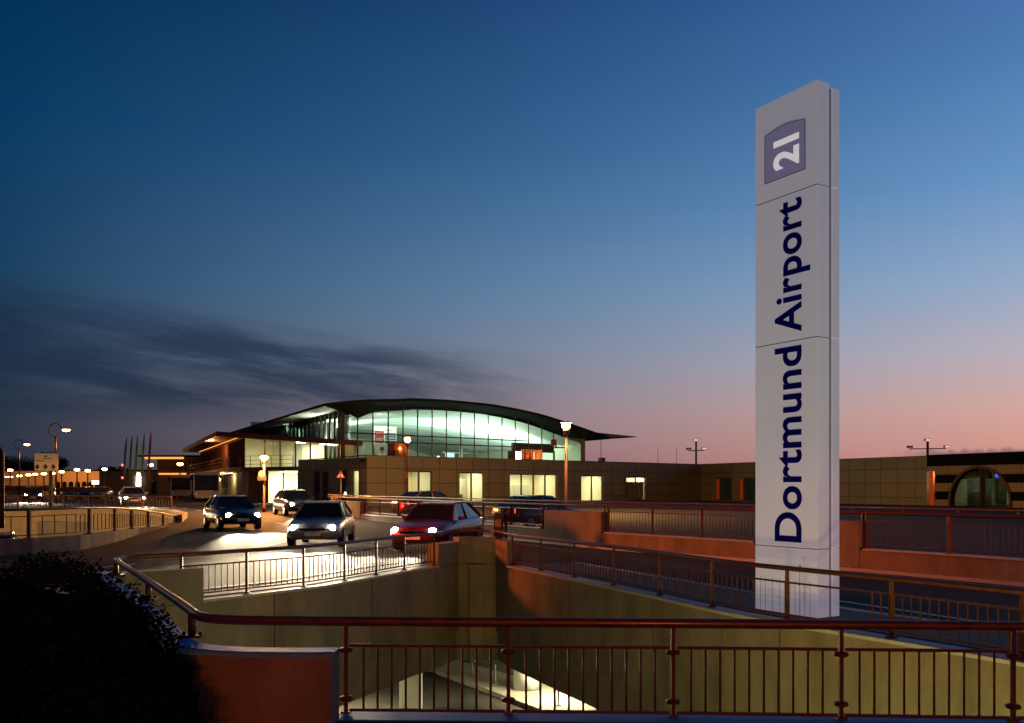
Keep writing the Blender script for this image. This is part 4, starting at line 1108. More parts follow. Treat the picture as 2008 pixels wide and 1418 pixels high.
# lower lit room
a, b = ls(515), ls(576); SLB = SLZ-.35
lg = MB(); lg.quad(PLb(a,.56,.6), PLb(b,.56,.6), PLb(b,SLB,.6), PLb(a,SLB,.6)); lgo = lg.build('lower_glass', M['clear_glass'], lbd)
for p in (515.5,546,575.5): s = ls(p); mb = MB(); mb.bar(PLb(s,.5,.57), PLb(s,SLB,.57), .13, .12); mb.build('mullion', M['rail'], lgo)
lr = MB(); k1 = 3.6
lr.quad(PLb(a-.2,.56,k1), PLb(b+.3,.56,k1), PLb(b+.3,SLB,k1), PLb(a-.2,SLB,k1)); lr.quad(PLb(a-.2,.56,.62), PLb(a-.2,.56,k1), PLb(a-.2,SLB,k1), PLb(a-.2,SLB,.62)); lr.quad(PLb(b+.3,.56,.62), PLb(b+.3,.56,k1), PLb(b+.3,SLB,k1), PLb(b+.3,SLB,.62)); lr.quad(PLb(a-.2,SLB-.01,.62), PLb(b+.3,SLB-.01,.62), PLb(b+.3,SLB-.01,k1), PLb(a-.2,SLB-.01,k1)); lr.quad(PLb(a-.2,.565,.62), PLb(b+.3,.565,.62), PLb(b+.3,.565,k1), PLb(a-.2,.565,k1))
lro = lr.build('lobby', M['office'], lbd)
for p0, p1 in ((525,543),(554,571)): rbl(ls(p0), ls(p1), .57, 2.55, k1-.07, k1-.01, M['white'], 'inner_door', lro)
for p in (531,562): rbl(ls(p)-.5, ls(p)+.5, SLB-.1, SLB-.04, 1.6, 2.6, M['office_light'], 'ceiling_lamp', lro)
rbl(ls(519), ls(523), 1.75, 1.85, k1-.06, k1-.02, M['green_sign'], 'exit_sign', lro); rbl(ls(572), ls(576), 1.75, 1.85, k1-.06, k1-.02, M['green_sign'], 'exit_sign', lro)
# solid lower wall parts, slab, fascia, roof
mb = MB(); mb.quad(PLb(b+.05,-.1,.62), PLb(LL,-.1,.62), PLb(LL,SLB,.62), PLb(b+.05,SLB,.62), uv=[(0,0),(4,0),(4,3),(0,3)]); mb.build('lower_wall', M['wood'], lbd); mb = MB(); mb.quad(PLb(-.2,-.1,.62), PLb(a-.05,-.1,.62), PLb(a-.05,SLB,.62), PLb(-.2,SLB,.62), uv=[(0,0),(2,0),(2,3),(0,3)]); mb.build('lower_wall', M['wood'], lbd)
slab = MB(); pp = [PLb(-1.0,0,-.9)[:2], PLb(LL*.62,0,-.9)[:2], PLb(LL*.62,0,3)[:2], PLb(-1.0,0,3)[:2]]; slab.prism(pp, SLB, SLZ); slab.build('balcony_slab', M['rail'], lbd)
sl2 = MB(); pp = [PSb(-1.0,0,1.5)[:2], PSb(LSD,0,1.5)[:2], PSb(LSD,0,-.1)[:2], PSb(-1.0,0,-.1)[:2]]; sl2.prism(pp, SLB-.003, SLZ-.003); sl2.build('balcony_slab', M['rail'], lbd)
rfp = [PLb(-2.1,0,-1.5), PLb(LL+.3,0,-1.0), PLb(LL+.3,0,2.5), tuple(Vector(PSb(12,0,-8))), tuple(Vector(PSb(LSD+2,0,-8))), tuple(Vector(PSb(LSD+2,0,2.2)))]
zs_ = [7.1, 6.0, 6.0, 6.9, 7.1, 7.1]
fz = MB(); fz.prism([p[:2] for p in rfp], [z-.42 for z in zs_], zs_); lroof = fz.build('roof', M['rail'], lbd)
fa = MB(); fa.quad(PLb(-.1,ztop(0)-.02,-.02), PLb(LL,ztop(LL)-.02,-.02), PLb(LL,5.65,-.02), PLb(-.1,6.75,-.02)); fa.build('fascia', M['rail'], lbd)
# slatted side, upper and lower, with lit strip under the eave
sw_ = MB(); sw_.quad(PSb(0,SLZ), PSb(LSD,SLZ), PSb(LSD,6.75), PSb(0,6.75)); sw_.build('upper_side_wall', M['dark_glass'], lbd)
sl_ = MB()
for i in range(60): k = .3+i*.7; sl_.bar(PSb(k,SLZ,.06), PSb(k,6.5,.06), .09, .1)
sl_.build('upper_slats', M['rail'], lbd)
sw2 = MB(); sw2.quad(PSb(.5,-.1,-.4), PSb(LSD,-.1,-.4), PSb(LSD,SLB,-.4), PSb(.5,SLB,-.4)); sw2.build('lower_side_wall', M['dark_glass'], lbd)
sl_ = MB()
for i in range(60): k = .6+i*.7; sl_.bar(PSb(k,0,-.3), PSb(k,SLB,-.3), .09, .1)
sl_.build('lower_slats', M['grey_metal'], lbd)
mb = MB(); mb.bar(PSb(1,6.62,.35), PSb(LSD-2,6.62,.35), .06, .06); mb.build('eave_strip_light', M['orange_strip'], lbd)
mb = MB(); mb.bar(PSb(3,SLB-.1,.7), PSb(18,SLB-.1,.7), .08, .05); mb.build('soffit_strip_light', M['lit_sign'], lbd)
# balcony rail
br_ = MB()
for z in (SLZ+.25, SLZ+.62, SLZ+1.0):
    br_.bar(PLb(-1.0,z,-.85), PLb(LL*.6,z,-.85), .035, .035); br_.bar(PSb(-.6,z,1.45), PSb(LSD,z,1.45), .035, .035)
for i in range(7): s = -1.0+i*(LL*.6+1)/6; br_.bar(PLb(s,SLZ,-.85), PLb(s,SLZ+1.0,-.85), .05, .05)
for i in range(20): k = -.6+i*2.2; br_.bar(PSb(k,SLZ,1.45), PSb(k,SLZ+1.0,1.45), .05, .05)
br_.build('balcony_rail', M['rail'], lbd)
point('eave_glow', tuple(Vector(PSb(12,5.9,1.9))), 900, SODIUM, .3); point('soffit_glow', tuple(Vector(PSb(8,2.9,1.2))), 500, (1,.6,.2), .3)

# ---- far pavilion behind
def box_building(name, label, pl_, pr_, Y, ytop, m, dpth=12, roof_over=.0, z0=.3):
    x0, x1 = px(pl_, Y), px(pr_, Y); z1 = zz(ytop, Y)
    t = wthing(name, label, 'building', ((x0+x1)/2, Y, z0)); mb = MB()
    mb.box(((x0+x1)/2, Y+dpth/2, (z0+z1)/2), (x1-x0, dpth, z1-z0)); mb.build('wall', m, t)
    mb = MB(); mb.box(((x0+x1)/2, Y+dpth/2-roof_over/2, z1+.12), (x1-x0+.3+roof_over, dpth+.3+roof_over, .24)); mb.build('roof', M['roof_dark'], t)
    return t, x0, x1, z1
t, x0, x1, z1 = box_building('pavilion', 'distant pavilion with flat overhanging roof left of the glass building', 308, 400, 140, 897, M['brown'], 20, 3.0)
mb = MB(); mb.box(((x0+x1)/2-1.2,139.9,4.0), (4.2,.1,.25)); mb.build('window_strip', M['orange_strip'], t)
mb = MB(); 
for i in range(12): mb.box((x0+.5+i*.55,139.85,5.2), (.09,.12,2.2))
mb.build('slats', M['rail'], t)
mb = MB(); mb.bar((x0-1.2,138.3,z1-.15), (x1-2.5,138.3,z1-.15), .12, .3); mb.build('eave_strip_light', M['orange_strip'], t)
t, x0, x1, z1 = box_building('dark_building', 'dark brown low building behind the five flags with one lit window', 196, 330, 150, 924, M['brown'], 15)
for z in (2.5, 3.95):
    mb = MB(); mb.box((px(271,149.9),149.9,zz(934 if z > 3 else 947,149.9)), (.72,.1,.95)); w_ = mb.build('window', M['office_light'], t)
for i in range(3):
    mb = MB(); mb.box((px(300+i*9,149.9),149.9,2.0), (.55,.12,2.2)); mb.build('window', M['dark_glass'], t)
t, x0, x1, z1 = box_building('arcade_building', 'far tan building with small arches lit by orange lamps', -40, 194, 172, 924, M['plaster'], 14)
for i in range(8):
    xc = px(100+i*13, 171.9); mb = MB(); r = .42
    poly = [(xc-r,.3),(xc+r,.3),(xc+r,2.6)]+[(xc+r*math.cos(a_),2.6+r*math.sin(a_)) for a_ in [math.pi*j/8 for j in range(1,8)]]+[(xc-r,2.6)]
    n = len(poly); mb.add([(p[0],171.86,p[1]) for p in poly]+[(p[0],171.98,p[1]) for p in poly], [list(range(n)), list(range(n,2*n))[::-1]]+[[j,(j+1)%n,n+(j+1)%n,n+j] for j in range(n)]); mb.build('arch', M['black'], t)
mb = MB(); mb.box((px(45,170),170,2.3), (9,3,.2)); mb.build('canopy', M['grey_metal'], t)
for p in (8,20): mb = MB(); mb.box((px(p,168.4),168.4,2.45+1.4), (1.0,.1,.18)); mb.build('canopy_lamp', M['lit_sign'], t)

# ------------------------------------------------------------------ street lamps
MB_world = MB.build
def lantern_lamp(h=5.2):
    t = thing('street_lamp', '', 'street lamp')
    mb = MB(); mb.lathe((0,0,0), [(.12,0),(.12,.5),(.075,.6),(.06,h-.55)], 12); mb.build('pole', M['rail'], t)
    mb = MB(); mb.lathe((0,0,h-.55), [(.07,0),(.16,.06),(.19,.28),(.11,.32)], 14); mb.build('collar', M['copper'], t)
    mb = MB(); mb.lathe((0,0,h), [(.08,-.24),(.20,-.15),(.25,0),(.19,.13),(.05,.19)], 16); mb.build('globe', M['sodium'], t)
    mb = MB(); mb.lathe((0,0,h+.17), [(.36,0),(.33,.04),(.10,.10)], 20); mb.build('cap', M['dark_metal'], t)
    return t
proto = lantern_lamp()
lampspec = [  # px, lamp y, lamp height above ground, label, energy
 (1110,835,5.2,'tall orange street lamp before the right end of the hall',13000),
 (799,862,5.2,'tall orange street lamp in front of the poster and copper drum',900),
 (518,897,3.4,'orange street lamp before the two storey building balcony',9000),
 (353,910,4.6,'orange street lamp left of the overhanging flat roof',0),
 (295,912,4.6,'orange street lamp right beside the rightmost flag',0),
 (205,920,4.6,'orange street lamp between the arcade and the flags',0),
 (172,923,4.6,'small orange lamp right above the lit arches',0),
 (151,921,4.8,'brightest far orange lamp in front of the arcade',0),
 (121,925,4.6,'orange lamp just right of the board with three discs',0),
 (103,928,4.4,'small lamp under the right disc of the board',0),
 (86,929,4.4,'small lamp under the middle disc of the board',0),
 (69,930,4.4,'small lamp under the left disc of the board',0),
 (56,931,4.4,'small lamp just left of the board with three discs',0),
 (38,933,4.4,'orange lamp over the far canopy at left',0),
 (20,922,5.0,'large orange lamp near the left edge',0)]
lamp_posts = []
for i, (p, y, h, lab, en) in enumerate(lampspec):
    Yc = 40.0
    if i >= 5: Yc = 128.0 + (i % 3)*4; h = (HY-y)*Yc/F + ZC - hgt(0,Yc)
    else:
      for _ in range(40): Yc = (hgt(0,Yc)+h-ZC)*F/(HY-y)
    t = proto if i == 0 else copy_tree(proto)
    x = px(p, Yc); t.location = (x, Yc, hgt(x, Yc)); sc = h/5.2; t.scale = (1,1,sc) if i < 3 else (1.6,1.6,sc) if i < 5 else (1.5,1.5,sc)
    tag(t, lab, 'street lamp', 'lantern street lamps'); lamp_posts.append((x,Yc,hgt(x,Yc)+h))
    if en:
        d_ = bpy.data.lights.new('lamp_glow', 'POINT' if i == 0 else 'SPOT'); d_.energy = en; d_.color = (1,.52,.15) if i == 0 else SODIUM; d_.shadow_soft_size = .2
        if i: d_.spot_size = R(180); d_.spot_blend = .02
        o_ = bpy.data.objects.new('lamp_glow', d_); COL.objects.link(o_); o_.location = (x, Yc + (.55 if i < 2 else -.5), hgt(x,Yc)+h-.02)
for p_ in (120,150,180): point('lamp_glow', (px(p_,166), 166, 4.6), 800, SODIUM, .3)
for p_ in (-10,40,80): point('lamp_glow', (px(p_,164), 164, 4.8), 600, SODIUM, .3)
point('lamp_glow', (px(262,118), 117, 4.0), 500, SODIUM, .3)  # extra glow added to lighten the flagpoles
# unseen lanterns added off frame as fill; the two narrow spots miss the sign
for x, y, h, en, c, aim, ang in ((2.5,-13,3.1,7000,DEEP,(0,0,-1),180), (14.5,3.0,3.3,7000,DEEP,(-.16,.97,-.14),52), (-16.5,22,5.2,15000,DEEP,(.975,.20,-.12),46)):
    t = copy_tree(proto); t.location = (x, y, hgt(x,y)); t.scale = (1,1,h/5.2)
    tag(t, 'added orange fill lantern outside the picture beside the ' + ('footpath behind the camera' if y < 0 else 'ramp at right' if x > 0 else 'hairpin road at left'), 'street lamp', 'lantern street lamps')
    d_ = bpy.data.lights.new('lamp_glow', 'SPOT'); d_.energy = en; d_.color = c; d_.spot_size = R(ang); d_.spot_blend = .03 if ang > 100 else .8; d_.shadow_soft_size = .3 if ang > 100 else 1.0
    o_ = bpy.data.objects.new('lamp_glow', d_); COL.objects.link(o_); o_.location = (x, y, h-.3) if ang > 100 else (x+(.45 if x < 0 else 0), y+(.45 if x > 0 else 0), h-.3)
    o_.rotation_euler = Vector(aim).to_track_quat('-Z', 'Y').to_euler()
# ring-arm lamps on the left
ring_p = None
for p, y, lab in ((130,853,'taller ring armed street lamp above the board with three discs'), (53,879,'smaller ring armed street lamp left of the board')):
    Yc = 4.35*F/(HY-y); 
    if ring_p is None:
        ring_p = thing('ring_lamp', '', 'street lamp'); h = 5.9
        mb = MB(); mb.tube([(0,0,0),(0,0,h-.05)], .085, 10); mb.build('pole', M['copper'], ring_p)
        mb = MB(); mb.tube([(-.06+.55*math.cos(a_)-.02, 0, h+.45+.55*math.sin(a_)) for a_ in [R(-92-i*10) for i in range(28)]], .035, 8, True); mb.build('ring_arm', M['rail'], ring_p)
        mb = MB(); mb.lathe((.86,0,h+.52), [(.12,.12),(.34,.06),(.34,.0)], 16); mb.build('hood', M['dark_metal'], ring_p)
        mb = MB(); mb.lathe((.86,0,h+.45), [(.05,-.11),(.26,-.06),(.31,.04)], 16); mb.build('lens', M['sodium'], ring_p)
        t = ring_p
    else: t = copy_tree(ring_p)
    x = px(p, Yc)-.86; t.location = (x, Yc, hgt(x,Yc)-.15); tag(t, lab, 'street lamp', 'ring armed lamps')
point('lamp_glow', (px(130,70)-.1,70-.6,6.2), 260, SODIUM, .2)

# ------------------------------------------------------------------ signs, flags, masts
Yb = 60.0
bd_ = wthing('sign_board', 'white board on posts with three dark red discs at left', 'sign', (px(91,Yb), Yb, hgt(0,Yb)))
mb = MB(); mb.box((px(91,Yb), Yb, zz(906,Yb)), (px(114,Yb)-px(68,Yb), .12, zz(889,Yb)-zz(923,Yb))); mb.build('board', mat('board_white', (.45,.38,.33), .6, var=.05), bd_, bevel=.03)
mb = MB()
for p in (97,99.5): mb.bar((px(p,Yb),Yb+.1,hgt(0,Yb)), (px(p,Yb),Yb+.1,zz(923,Yb)), .12, .12)
mb.build('post', M['dark_metal'], bd_)
M['disc'] = mat('dark_red_disc', (.06,.008,.008), .6)
for p in (74.5,90.5,106):
    mb = MB(); mb.lathe((px(p,Yb), Yb-.085, zz(915.5,Yb)), [(.13,.02),(.13,0)], 20, 'y'); mb.bar((px(p,Yb),Yb-.075,zz(921,Yb)), (px(p,Yb),Yb-.075,zz(910,Yb)), .03, .02); mb.build('disc', M['disc'], bd_)
mb = MB(); mb.box((px(91,Yb),Yb-.07,zz(895,Yb)), (.15,.02,.1)); mb.box((px(94,Yb),Yb-.07,zz(899.5,Yb)), (.5,.02,.05)); mb.box((px(80,Yb),Yb-.07,zz(904,Yb)), (.46,.02,.05)); mb.build('writing', M['disc'], bd_)
fcol = (('blue',(.02,.06,.30)),('dark green',(.015,.10,.04)),('green',(.02,.17,.045)),('green and orange',(.05,.17,.03)),('dark red',(.10,.02,.02)))
for (p, ytop, (cn, c)) in zip((248.5,259.5,270.5,283.5,296.5), (856,854,852,849.5,845), fcol):
    Yf = 122.0; x = px(p, Yf); zt_ = zz(ytop, Yf); g0 = hgt(x,Yf)
    t = wthing('flagpole', 'flagpole with limp %s flag among the five by the far road' % cn, 'flagpole', (x, Yf, g0), 'flagpoles by the far road')
    mb = MB(); mb.tube([(x,Yf,g0),(x-.25,Yf,zt_)] if False else [(x-.35,Yf,g0),(x,Yf,zt_)], [.06,.03], 8); mb.build('pole', M['grey_metal'], t)
    mb = MB(); K = 16; prof = []
    for i in range(K+1):
        u = i/K; z = zt_-.15-u*(zt_-g0)*.62; w = .12+.5*u**1.1*(1-.25*u); xo = x-.35*(zt_-z)/(zt_-g0)
        prof.append([(xo-w*(.9 if j else 0)*(j/5)+.05, Yf-.05+.10*math.sin(j*1.9+u*6), z-(.05*j*u)) for j in range(6)])
    vs = [q for r_ in prof for q in r_]; mb.add(vs, [(i*6+j, i*6+j+1, (i+1)*6+j+1, (i+1)*6+j) for i in range(K) for j in range(5)], True)
    mb.build('flag', mat('flag_'+cn.replace(' ','_'), c, .8), t)
# floodlight masts on the right
def flood(label, p, yt, yarm, Y, arm, yb):
    x = px(p, Y); t = wthing('floodlight_mast', label, 'mast', (x, Y, 0)); zt_ = zz(yt,Y); za = zz(yarm,Y); al = arm/F*Y
    mb = MB(); mb.bar((x,Y,0), (x,Y,zt_), .22, .22); mb.build('pole', M['grey_metal'], t)
    mb = MB(); mb.bar((x-al,Y,za), (x+al,Y,za+.05), .12, .12); mb.build('arm', M['grey_metal'], t)
    for dx, z in ((-al,za+.25), (al,za+.3), (-.12,zt_+.2)):
        mb = MB(); mb.box((x+dx,Y-.15,z), (.65 if dx > -al*.5 or dx < -al*.5 else .4,.4,.26)); mb.build('floodlight', M['grey_metal'], t, bevel=.04)
        mb = MB(); mb.box((x+dx,Y-.36,z-.02), (.5,.05,.16)); mb.build('lens', M['p_white'] if dx < 0 and dx != -.12 else emis('weak_lens',(1,.55,.4),1.2), t)
flood('cross shaped floodlight mast on the skyline left of the white sign', 1365, 866, 884, 118, 15, 912)
flood('wide floodlight mast on the skyline right of the white sign', 1819, 866, 880.5, 110, 36, 897)
for p, yt in ((1290,879), (1327,878)):
    x = px(p,130); t = MB(); t.tube([(x,130,0),(x,130,zz(yt,130))], .03, 6)
    tag(t.build('antenna', M['grey_metal']), 'thin antenna rod on the skyline ' + ('right of the vent box' if p == 1290 else 'just left of the cross shaped mast'), 'antenna')
# round sign, triangular sign, boards on lamp posts
def disc_sign(label, p, y, Y, r, tri=False):
    x = px(p,Y); z = zz(y,Y); t = wthing('traffic_sign', label, 'sign', (x,Y,z))
    if tri:
        mb = MB(); a = [(x-r,z-r*.6),(x+r,z-r*.6),(x,z+r)]; mb.add([(u,Y,w) for u,w in a]+[(u,Y+.02,w) for u,w in a], [(0,1,2),(5,4,3),(0,3,4,1),(1,4,5,2),(2,5,3,0)]); mb.build('plate', M['p_red'], t)
        a = [(x-r*.62,z-r*.4),(x+r*.62,z-r*.4),(x,z+r*.6)]; mb = MB(); mb.add([(u,Y-.012,w) for u,w in a]+[(u,Y-.002,w) for u,w in a], [(0,1,2),(5,4,3),(0,3,4,1),(1,4,5,2),(2,5,3,0)]); mb.build('face', M['p_grey'], t)
        mb = MB(); mb.lathe((x,Y-.016,z+.1), [(.05,0),(.05,-.01)], 8, 'y'); mb.bar((x,Y-.018,z+.05), (x-.06,Y-.018,z-.2), .05, .01); mb.bar((x,Y-.018,z-.05), (x+.08,Y-.018,z-.2), .04, .01); mb.build('symbol', M['black'], t)
        mb = MB(); mb.tube([(x,Y+.06,hgt(x,Y)),(x,Y+.06,z+r*.7)], .03, 8); mb.build('post', M['grey_metal'], t)
    else:
        mb = MB(); mb.lathe((x,Y,z), [(r,.02),(r,0)], 24, 'y'); mb.build('plate', M['p_red'], t)
        mb = MB(); mb.lathe((x,Y-.01,z), [(r*.78,.006),(r*.78,0)], 24, 'y'); mb.build('face', mat('sign_blue',(.02,.03,.09),.5), t)
        mb = MB(); q = r*.5; mb.bar((x-q,Y-.014,z-q),(x+q,Y-.014,z+q), .07, .02); mb.bar((x-q,Y-.016,z+q),(x+q,Y-.016,z-q), .07, .02); mb.build('cross', M['p_red'], t)
disc_sign('round red rimmed no stopping sign on the tall lamp post', 793, 932, lamp_posts[1][1]-.2, .25)
disc_sign('triangular red warning sign before the office side wall', 668, 932, 62, .28, True)
x, Y, z = lamp_posts[2]; t = wthing('traffic_sign', 'dark rectangular plate and round sign on the post before the lit lobby', 'sign', (x,Y-.1,2.5))
mb = MB(); mb.box((x-.1,Y-.14,zz(938,Y)), (.55,.03,.28)); mb.build('plate', M['dark_metal'], t); mb = MB(); mb.lathe((x-.1,Y-.16,zz(930,Y)), [(.22,.02),(.22,0)], 20, 'y'); mb.build('round_plate', M['p_red'], t)
t = wthing('small_sign', 'small pale sign plate at the left end of the far parapet', 'sign', (px(655,57),57,1))
mb = MB(); mb.box((px(656,57),57,zz(975,57)), (.42,.05,.18)); mb.build('plate', M['p_white'], t); mb = MB(); mb.bar((px(656,57),57.05,.3),(px(656,57),57.05,zz(975,57)), .05,.05); mb.build('post', M['grey_metal'], t)
# camera box on arm by the tall right lamp
x, Y, z = lamp_posts[0]; t = wthing('camera_box', 'boxy camera housing on a bracket left of the tall right lamp post', 'camera', (x-.6,Y,zz(872,Y)))
mb = MB(); mb.box((x-.72,Y-.1,zz(868,Y)), (.32,.4,.36)); mb.build('housing', M['copper'], t, bevel=.03); mb = MB(); mb.bar((x-.75,Y-.05,zz(878,Y)), (x-.06,Y-.05,zz(878,Y)), .08,.08); mb.bar((x-.6,Y-.05,zz(878,Y)),(x-.6,Y-.05,zz(872,Y)), .08,.08); mb.build('bracket', M['copper'], t)
# signal mast with red lamps by the flags
t = wthing('signal_mast', 'thin mast with two red lamps left of the flags', 'mast', (px(240,115),115,.5))
mb = MB(); mb.tube([(px(240,115),115,.5),(px(240,115),115,zz(908,115))], .06, 8); mb.build('pole', M['dark_metal'], t)
for y in (912,937):
    mb = MB(); mb.lathe((px(240,114.9),114.9,zz(y,114.9)), [(.03,-.14),(.15,0),(.03,.14)], 12); mb.build('lamp', M['red_lamp'], t)
# ticket machine by the corner
t = thing('ticket_machine', 'dark ticket machine with rounded top behind the far pit corner', 'machine', (px(978,28),28,.05))
mb = MB(); mb.box((0,0,.58), (.30,.34,1.14)); mb.build('cabinet', M['dark_metal'], t, bevel=.05)
mb = MB(); mb.tube([(.22,0,0),(.22,0,1.16)], .05, 10); mb.build('side_post', M['rail'], t)
mb = MB(); mb.box((-.02,-.176,.85), (.18,.02,.22)); mb.build('panel', M['grey_metal'], t)
# bent tube at the left edge
t = tag(MB_world, None) if False else None
mb = MB(); Yh = 40.0; xs0 = px(4,Yh)
mb.tube([(xs0,Yh,.2),(xs0,Yh,3.4)]+[(xs0-.35+.35*math.cos(a_),Yh,3.4+.35*math.sin(a_)) for a_ in [R(15*i) for i in range(1,7)]]+[(xs0-3.2,Yh,3.75)], .10, 12)
tag(mb.build('height_barrier', M['rail']), 'brown bent tube barrier at the left edge of the picture', 'barrier')
# guard rail before the far car park
t = wthing('guard_rail', 'dark horizontal guard rail before the parked cars at far left', 'guard rail', (px(80,82),82,.55))
mb = MB(); mb.box((px(60,82),82,zz(959,82)), (14,.1,.28)); mb.build('beam', M['rail'], t)
mb = MB(); mb.box((px(60,82),81.9,zz(962.5,82)), (14,.06,.06)); mb.build('lower_beam', M['rail'], t)
for i in range(7): mb = MB(); mb.bar((px(60,82)-6.5+i*2.1,82.1,.5),(px(60,82)-6.5+i*2.1,82.1,zz(957,82)), .12,.12); mb.build('post', M['rail'], t)
t = wthing('lit_sign', 'small glowing white sign standing by the parked silver car', 'sign', (px(187,120),120,.5))
mb = MB(); mb.box((px(187,120),120,zz(946,120)), (.85,.15,.5)); mb.build('panel', M['lit_sign'], t); mb = MB(); mb.bar((px(187,120),120.05,.5),(px(187,120),120.05,zz(949,120)), .12,.12); mb.build('post', M['dark_metal'], t)

# ------------------------------------------------------------------ vehicles
def make_car(paint, lights='front'):
    t = thing('car', '', 'car')
    # loft stations along x (front = +x): (x, half width, sill z, belt z)
    st = [(2.12,.60,.42,.60),(2.05,.74,.34,.68),(1.85,.82,.26,.76),(1.35,.86,.24,.86),(.85,.87,.24,.94),(0,.88,.24,.96),(-1.0,.88,.24,.97),(-1.6,.86,.25,.98),(-1.95,.80,.30,.97),(-2.08,.70,.40,.92)]
    mb = MB(); rows = []
    for x, w, zs, zb in st:
        zm = (zs+zb)/2
        half = [(0,zs),(w*.8,zs),(w,zs+.1),(w*1.015,zm),(w*.97,zb-.05),(w*.88,zb),(0,zb+.03)]
        ring_ = [(y,z) for y,z in half]+[(-y,z) for y,z in half[-2:0:-1]]
        rows.append([(x,y,z) for y,z in ring_])
    n = len(rows[0]); vs = [q for r_ in rows for q in r_]; fs = []
    for i in range(len(rows)-1):
        for k in range(n): fs.append((i*n+k,i*n+(k+1)%n,(i+1)*n+(k+1)%n,(i+1)*n+k))
    fs += [list(range(n)), list(range((len(rows)-1)*n,len(rows)*n))]
    mb.add(vs, fs, True); mb.build('body', paint, t)
    cab = [(.88,.80,.94,.80,.955),(.25,.80,.95,.60,1.40),(-.35,.80,.96,.60,1.44),(-1.05,.80,.97,.58,1.40),(-1.85,.76,.97,.70,1.02)]
    vs = []; fs = []
    for x, wb, zb, wt, zt_ in cab: vs += [(x,-wb,zb-.06),(x,-wt,zt_),(x,wt,zt_),(x,wb,zb-.06)]
    for i in range(4):
        for k in range(4): fs.append((i*4+k,i*4+(k+1)%4,(i+1)*4+(k+1)%4,(i+1)*4+k))
    fs += [(0,1,2,3),(16,17,18,19)]
    mb = MB(); mb.add(vs, fs); mb.build('window', M['dark_glass'], t)
    mb = MB(); rp = [(.27,.585,1.405),(-.35,.60,1.445),(-1.07,.57,1.405)]
    for (xa,wa,za),(xb,wb,zb) in zip(rp, rp[1:]): mb.add([(xa,-wa,za),(xb,-wb,zb),(xb,wb,zb),(xa,wa,za),(xa,-wa,za+.035),(xb,-wb,zb+.035),(xb,wb,zb+.035),(xa,wa,za+.035)], [(0,1,2,3),(4,7,6,5),(0,4,5,1),(3,2,6,7),(0,3,7,4),(1,5,6,2)])
    for s in (-1,1):
        mb.bar((.90,s*.80,.93),(.26,s*.60,1.41), .05,.05); mb.bar((-.38,s*.81,.95),(-.38,s*.61,1.43), .06,.04); mb.bar((-1.06,s*.59,1.41),(-1.85,s*.74,1.0), .06,.05)
    mb.build('roof', paint, t)
    for x in (1.3,-1.28):
        for s in (-1,1):
            mb = MB(); mb.lathe((x,s*.80,.31), [(.2,-.1),(.30,-.1),(.31,-.06),(.31,.06),(.30,.1),(.2,.1)], 20, 'y'); w_ = mb.build('wheel', M['rubber'], t)
            mb = MB(); mb.lathe((x,s*.80,.31), [(.19,-.105),(.21,-.06),(.21,.06),(.19,.105)], 16, 'y'); mb.build('rim', M['grey_metal'], w_)
    for s in (-1,1):
        mb = MB(); mb.lathe((2.045,s*.60,.64), [(.11,-.06),(.105,.03),(.05,.06)], 14, 'x'); mb.build('headlight', M['headlamp'] if lights == 'front' else M['p_grey'], t)
        mb = MB(); mb.box((-2.04,s*.62,.80), (.07,.20,.16)); mb.build('tail_light', M['taillamp'] if lights == 'rear' else M['p_red'], t)
        mb = MB(); mb.box((.55,s*.95,1.0), (.1,.16,.11)); mb.build('mirror', paint, t)
    mb = MB(); mb.box((2.12,0,.45), (.02,.5,.11)); mb.build('number_plate', M['p_white'], t)
    mb = MB(); mb.box((2.1,0,.60), (.05,.8,.07)); mb.build('grille', M['black'], t)
    return t
paint = lambda nm, c: mat(nm, c, .28, .3, var=.03, coat=.8)
pc_dark = paint('dark_blue_paint', (.02,.025,.04)); pc_sil = paint('silver_paint', (.30,.30,.31)); pc_red = paint('red_paint', (.16,.012,.012)); pc_gry = paint('grey_paint', (.07,.07,.075)); pc_wht = paint('white_car_paint', (.5,.5,.48))
def spot(loc, dirn, energy, blend=.6, ang=40, col=(1,.82,.54)):
    d = bpy.data.lights.new('headlamp_beam', 'SPOT'); d.energy = energy; d.color = col; d.spot_size = R(ang); d.spot_blend = blend; d.shadow_soft_size = .07
    o = bpy.data.objects.new('headlamp_beam', d); COL.objects.link(o); o.location = loc; o.rotation_euler = Vector(dirn).to_track_quat('-Z','Y').to_euler(); return o
cars = {}
def put_car(key, pm_, lights, x, y, heading, label, beam=0, group='cars on the hairpin road', down=.08, z=None):
    kk = (key, lights)
    if kk not in cars: cars[kk] = t = make_car(pm_, lights)
    else: t = copy_tree(cars[kk])
    a = math.atan2(heading[1], heading[0]); z = hgt(x,y)+.0 if z is None else z
    t.location = (x,y,z); t.rotation_euler = (0,0,a); tag(t, label, 'car', group)
    if beam:
        d = Vector(heading).normalized(); sx = Vector((-d.y,d.x))
        for s in (-.6,.6):
            p = Vector((x,y))+d*2.17+sx*s; spot((p.x,p.y,z+.64), (d.x,d.y,-down), beam)
    return t
put_car('dark', pc_dark, 'front', -12.4, 40.5, (.5,-.86), 'dark car with lit headlights at the bend beside the left railing', 7000)
put_car('silver', pc_sil, 'front', -6.4, 31.0, (.05,-1), 'silver car with lit headlights coming round the middle of the hairpin', 6000)
put_car('red', pc_red, 'front', -2.3, 29.0, (-.3,-.95), 'dark red car with lit headlights nearest the far pit corner', 6000)
put_car('grey', pc_gry, 'front', -12.6, 53.0, (.45,-.89), 'grey car with lit headlights below the two storey building', 4000)
put_car('silver', pc_sil, 'front', -29.0, 70.0, (.45,-.89), 'silver car with lit headlights behind the distant left railing', 4000)
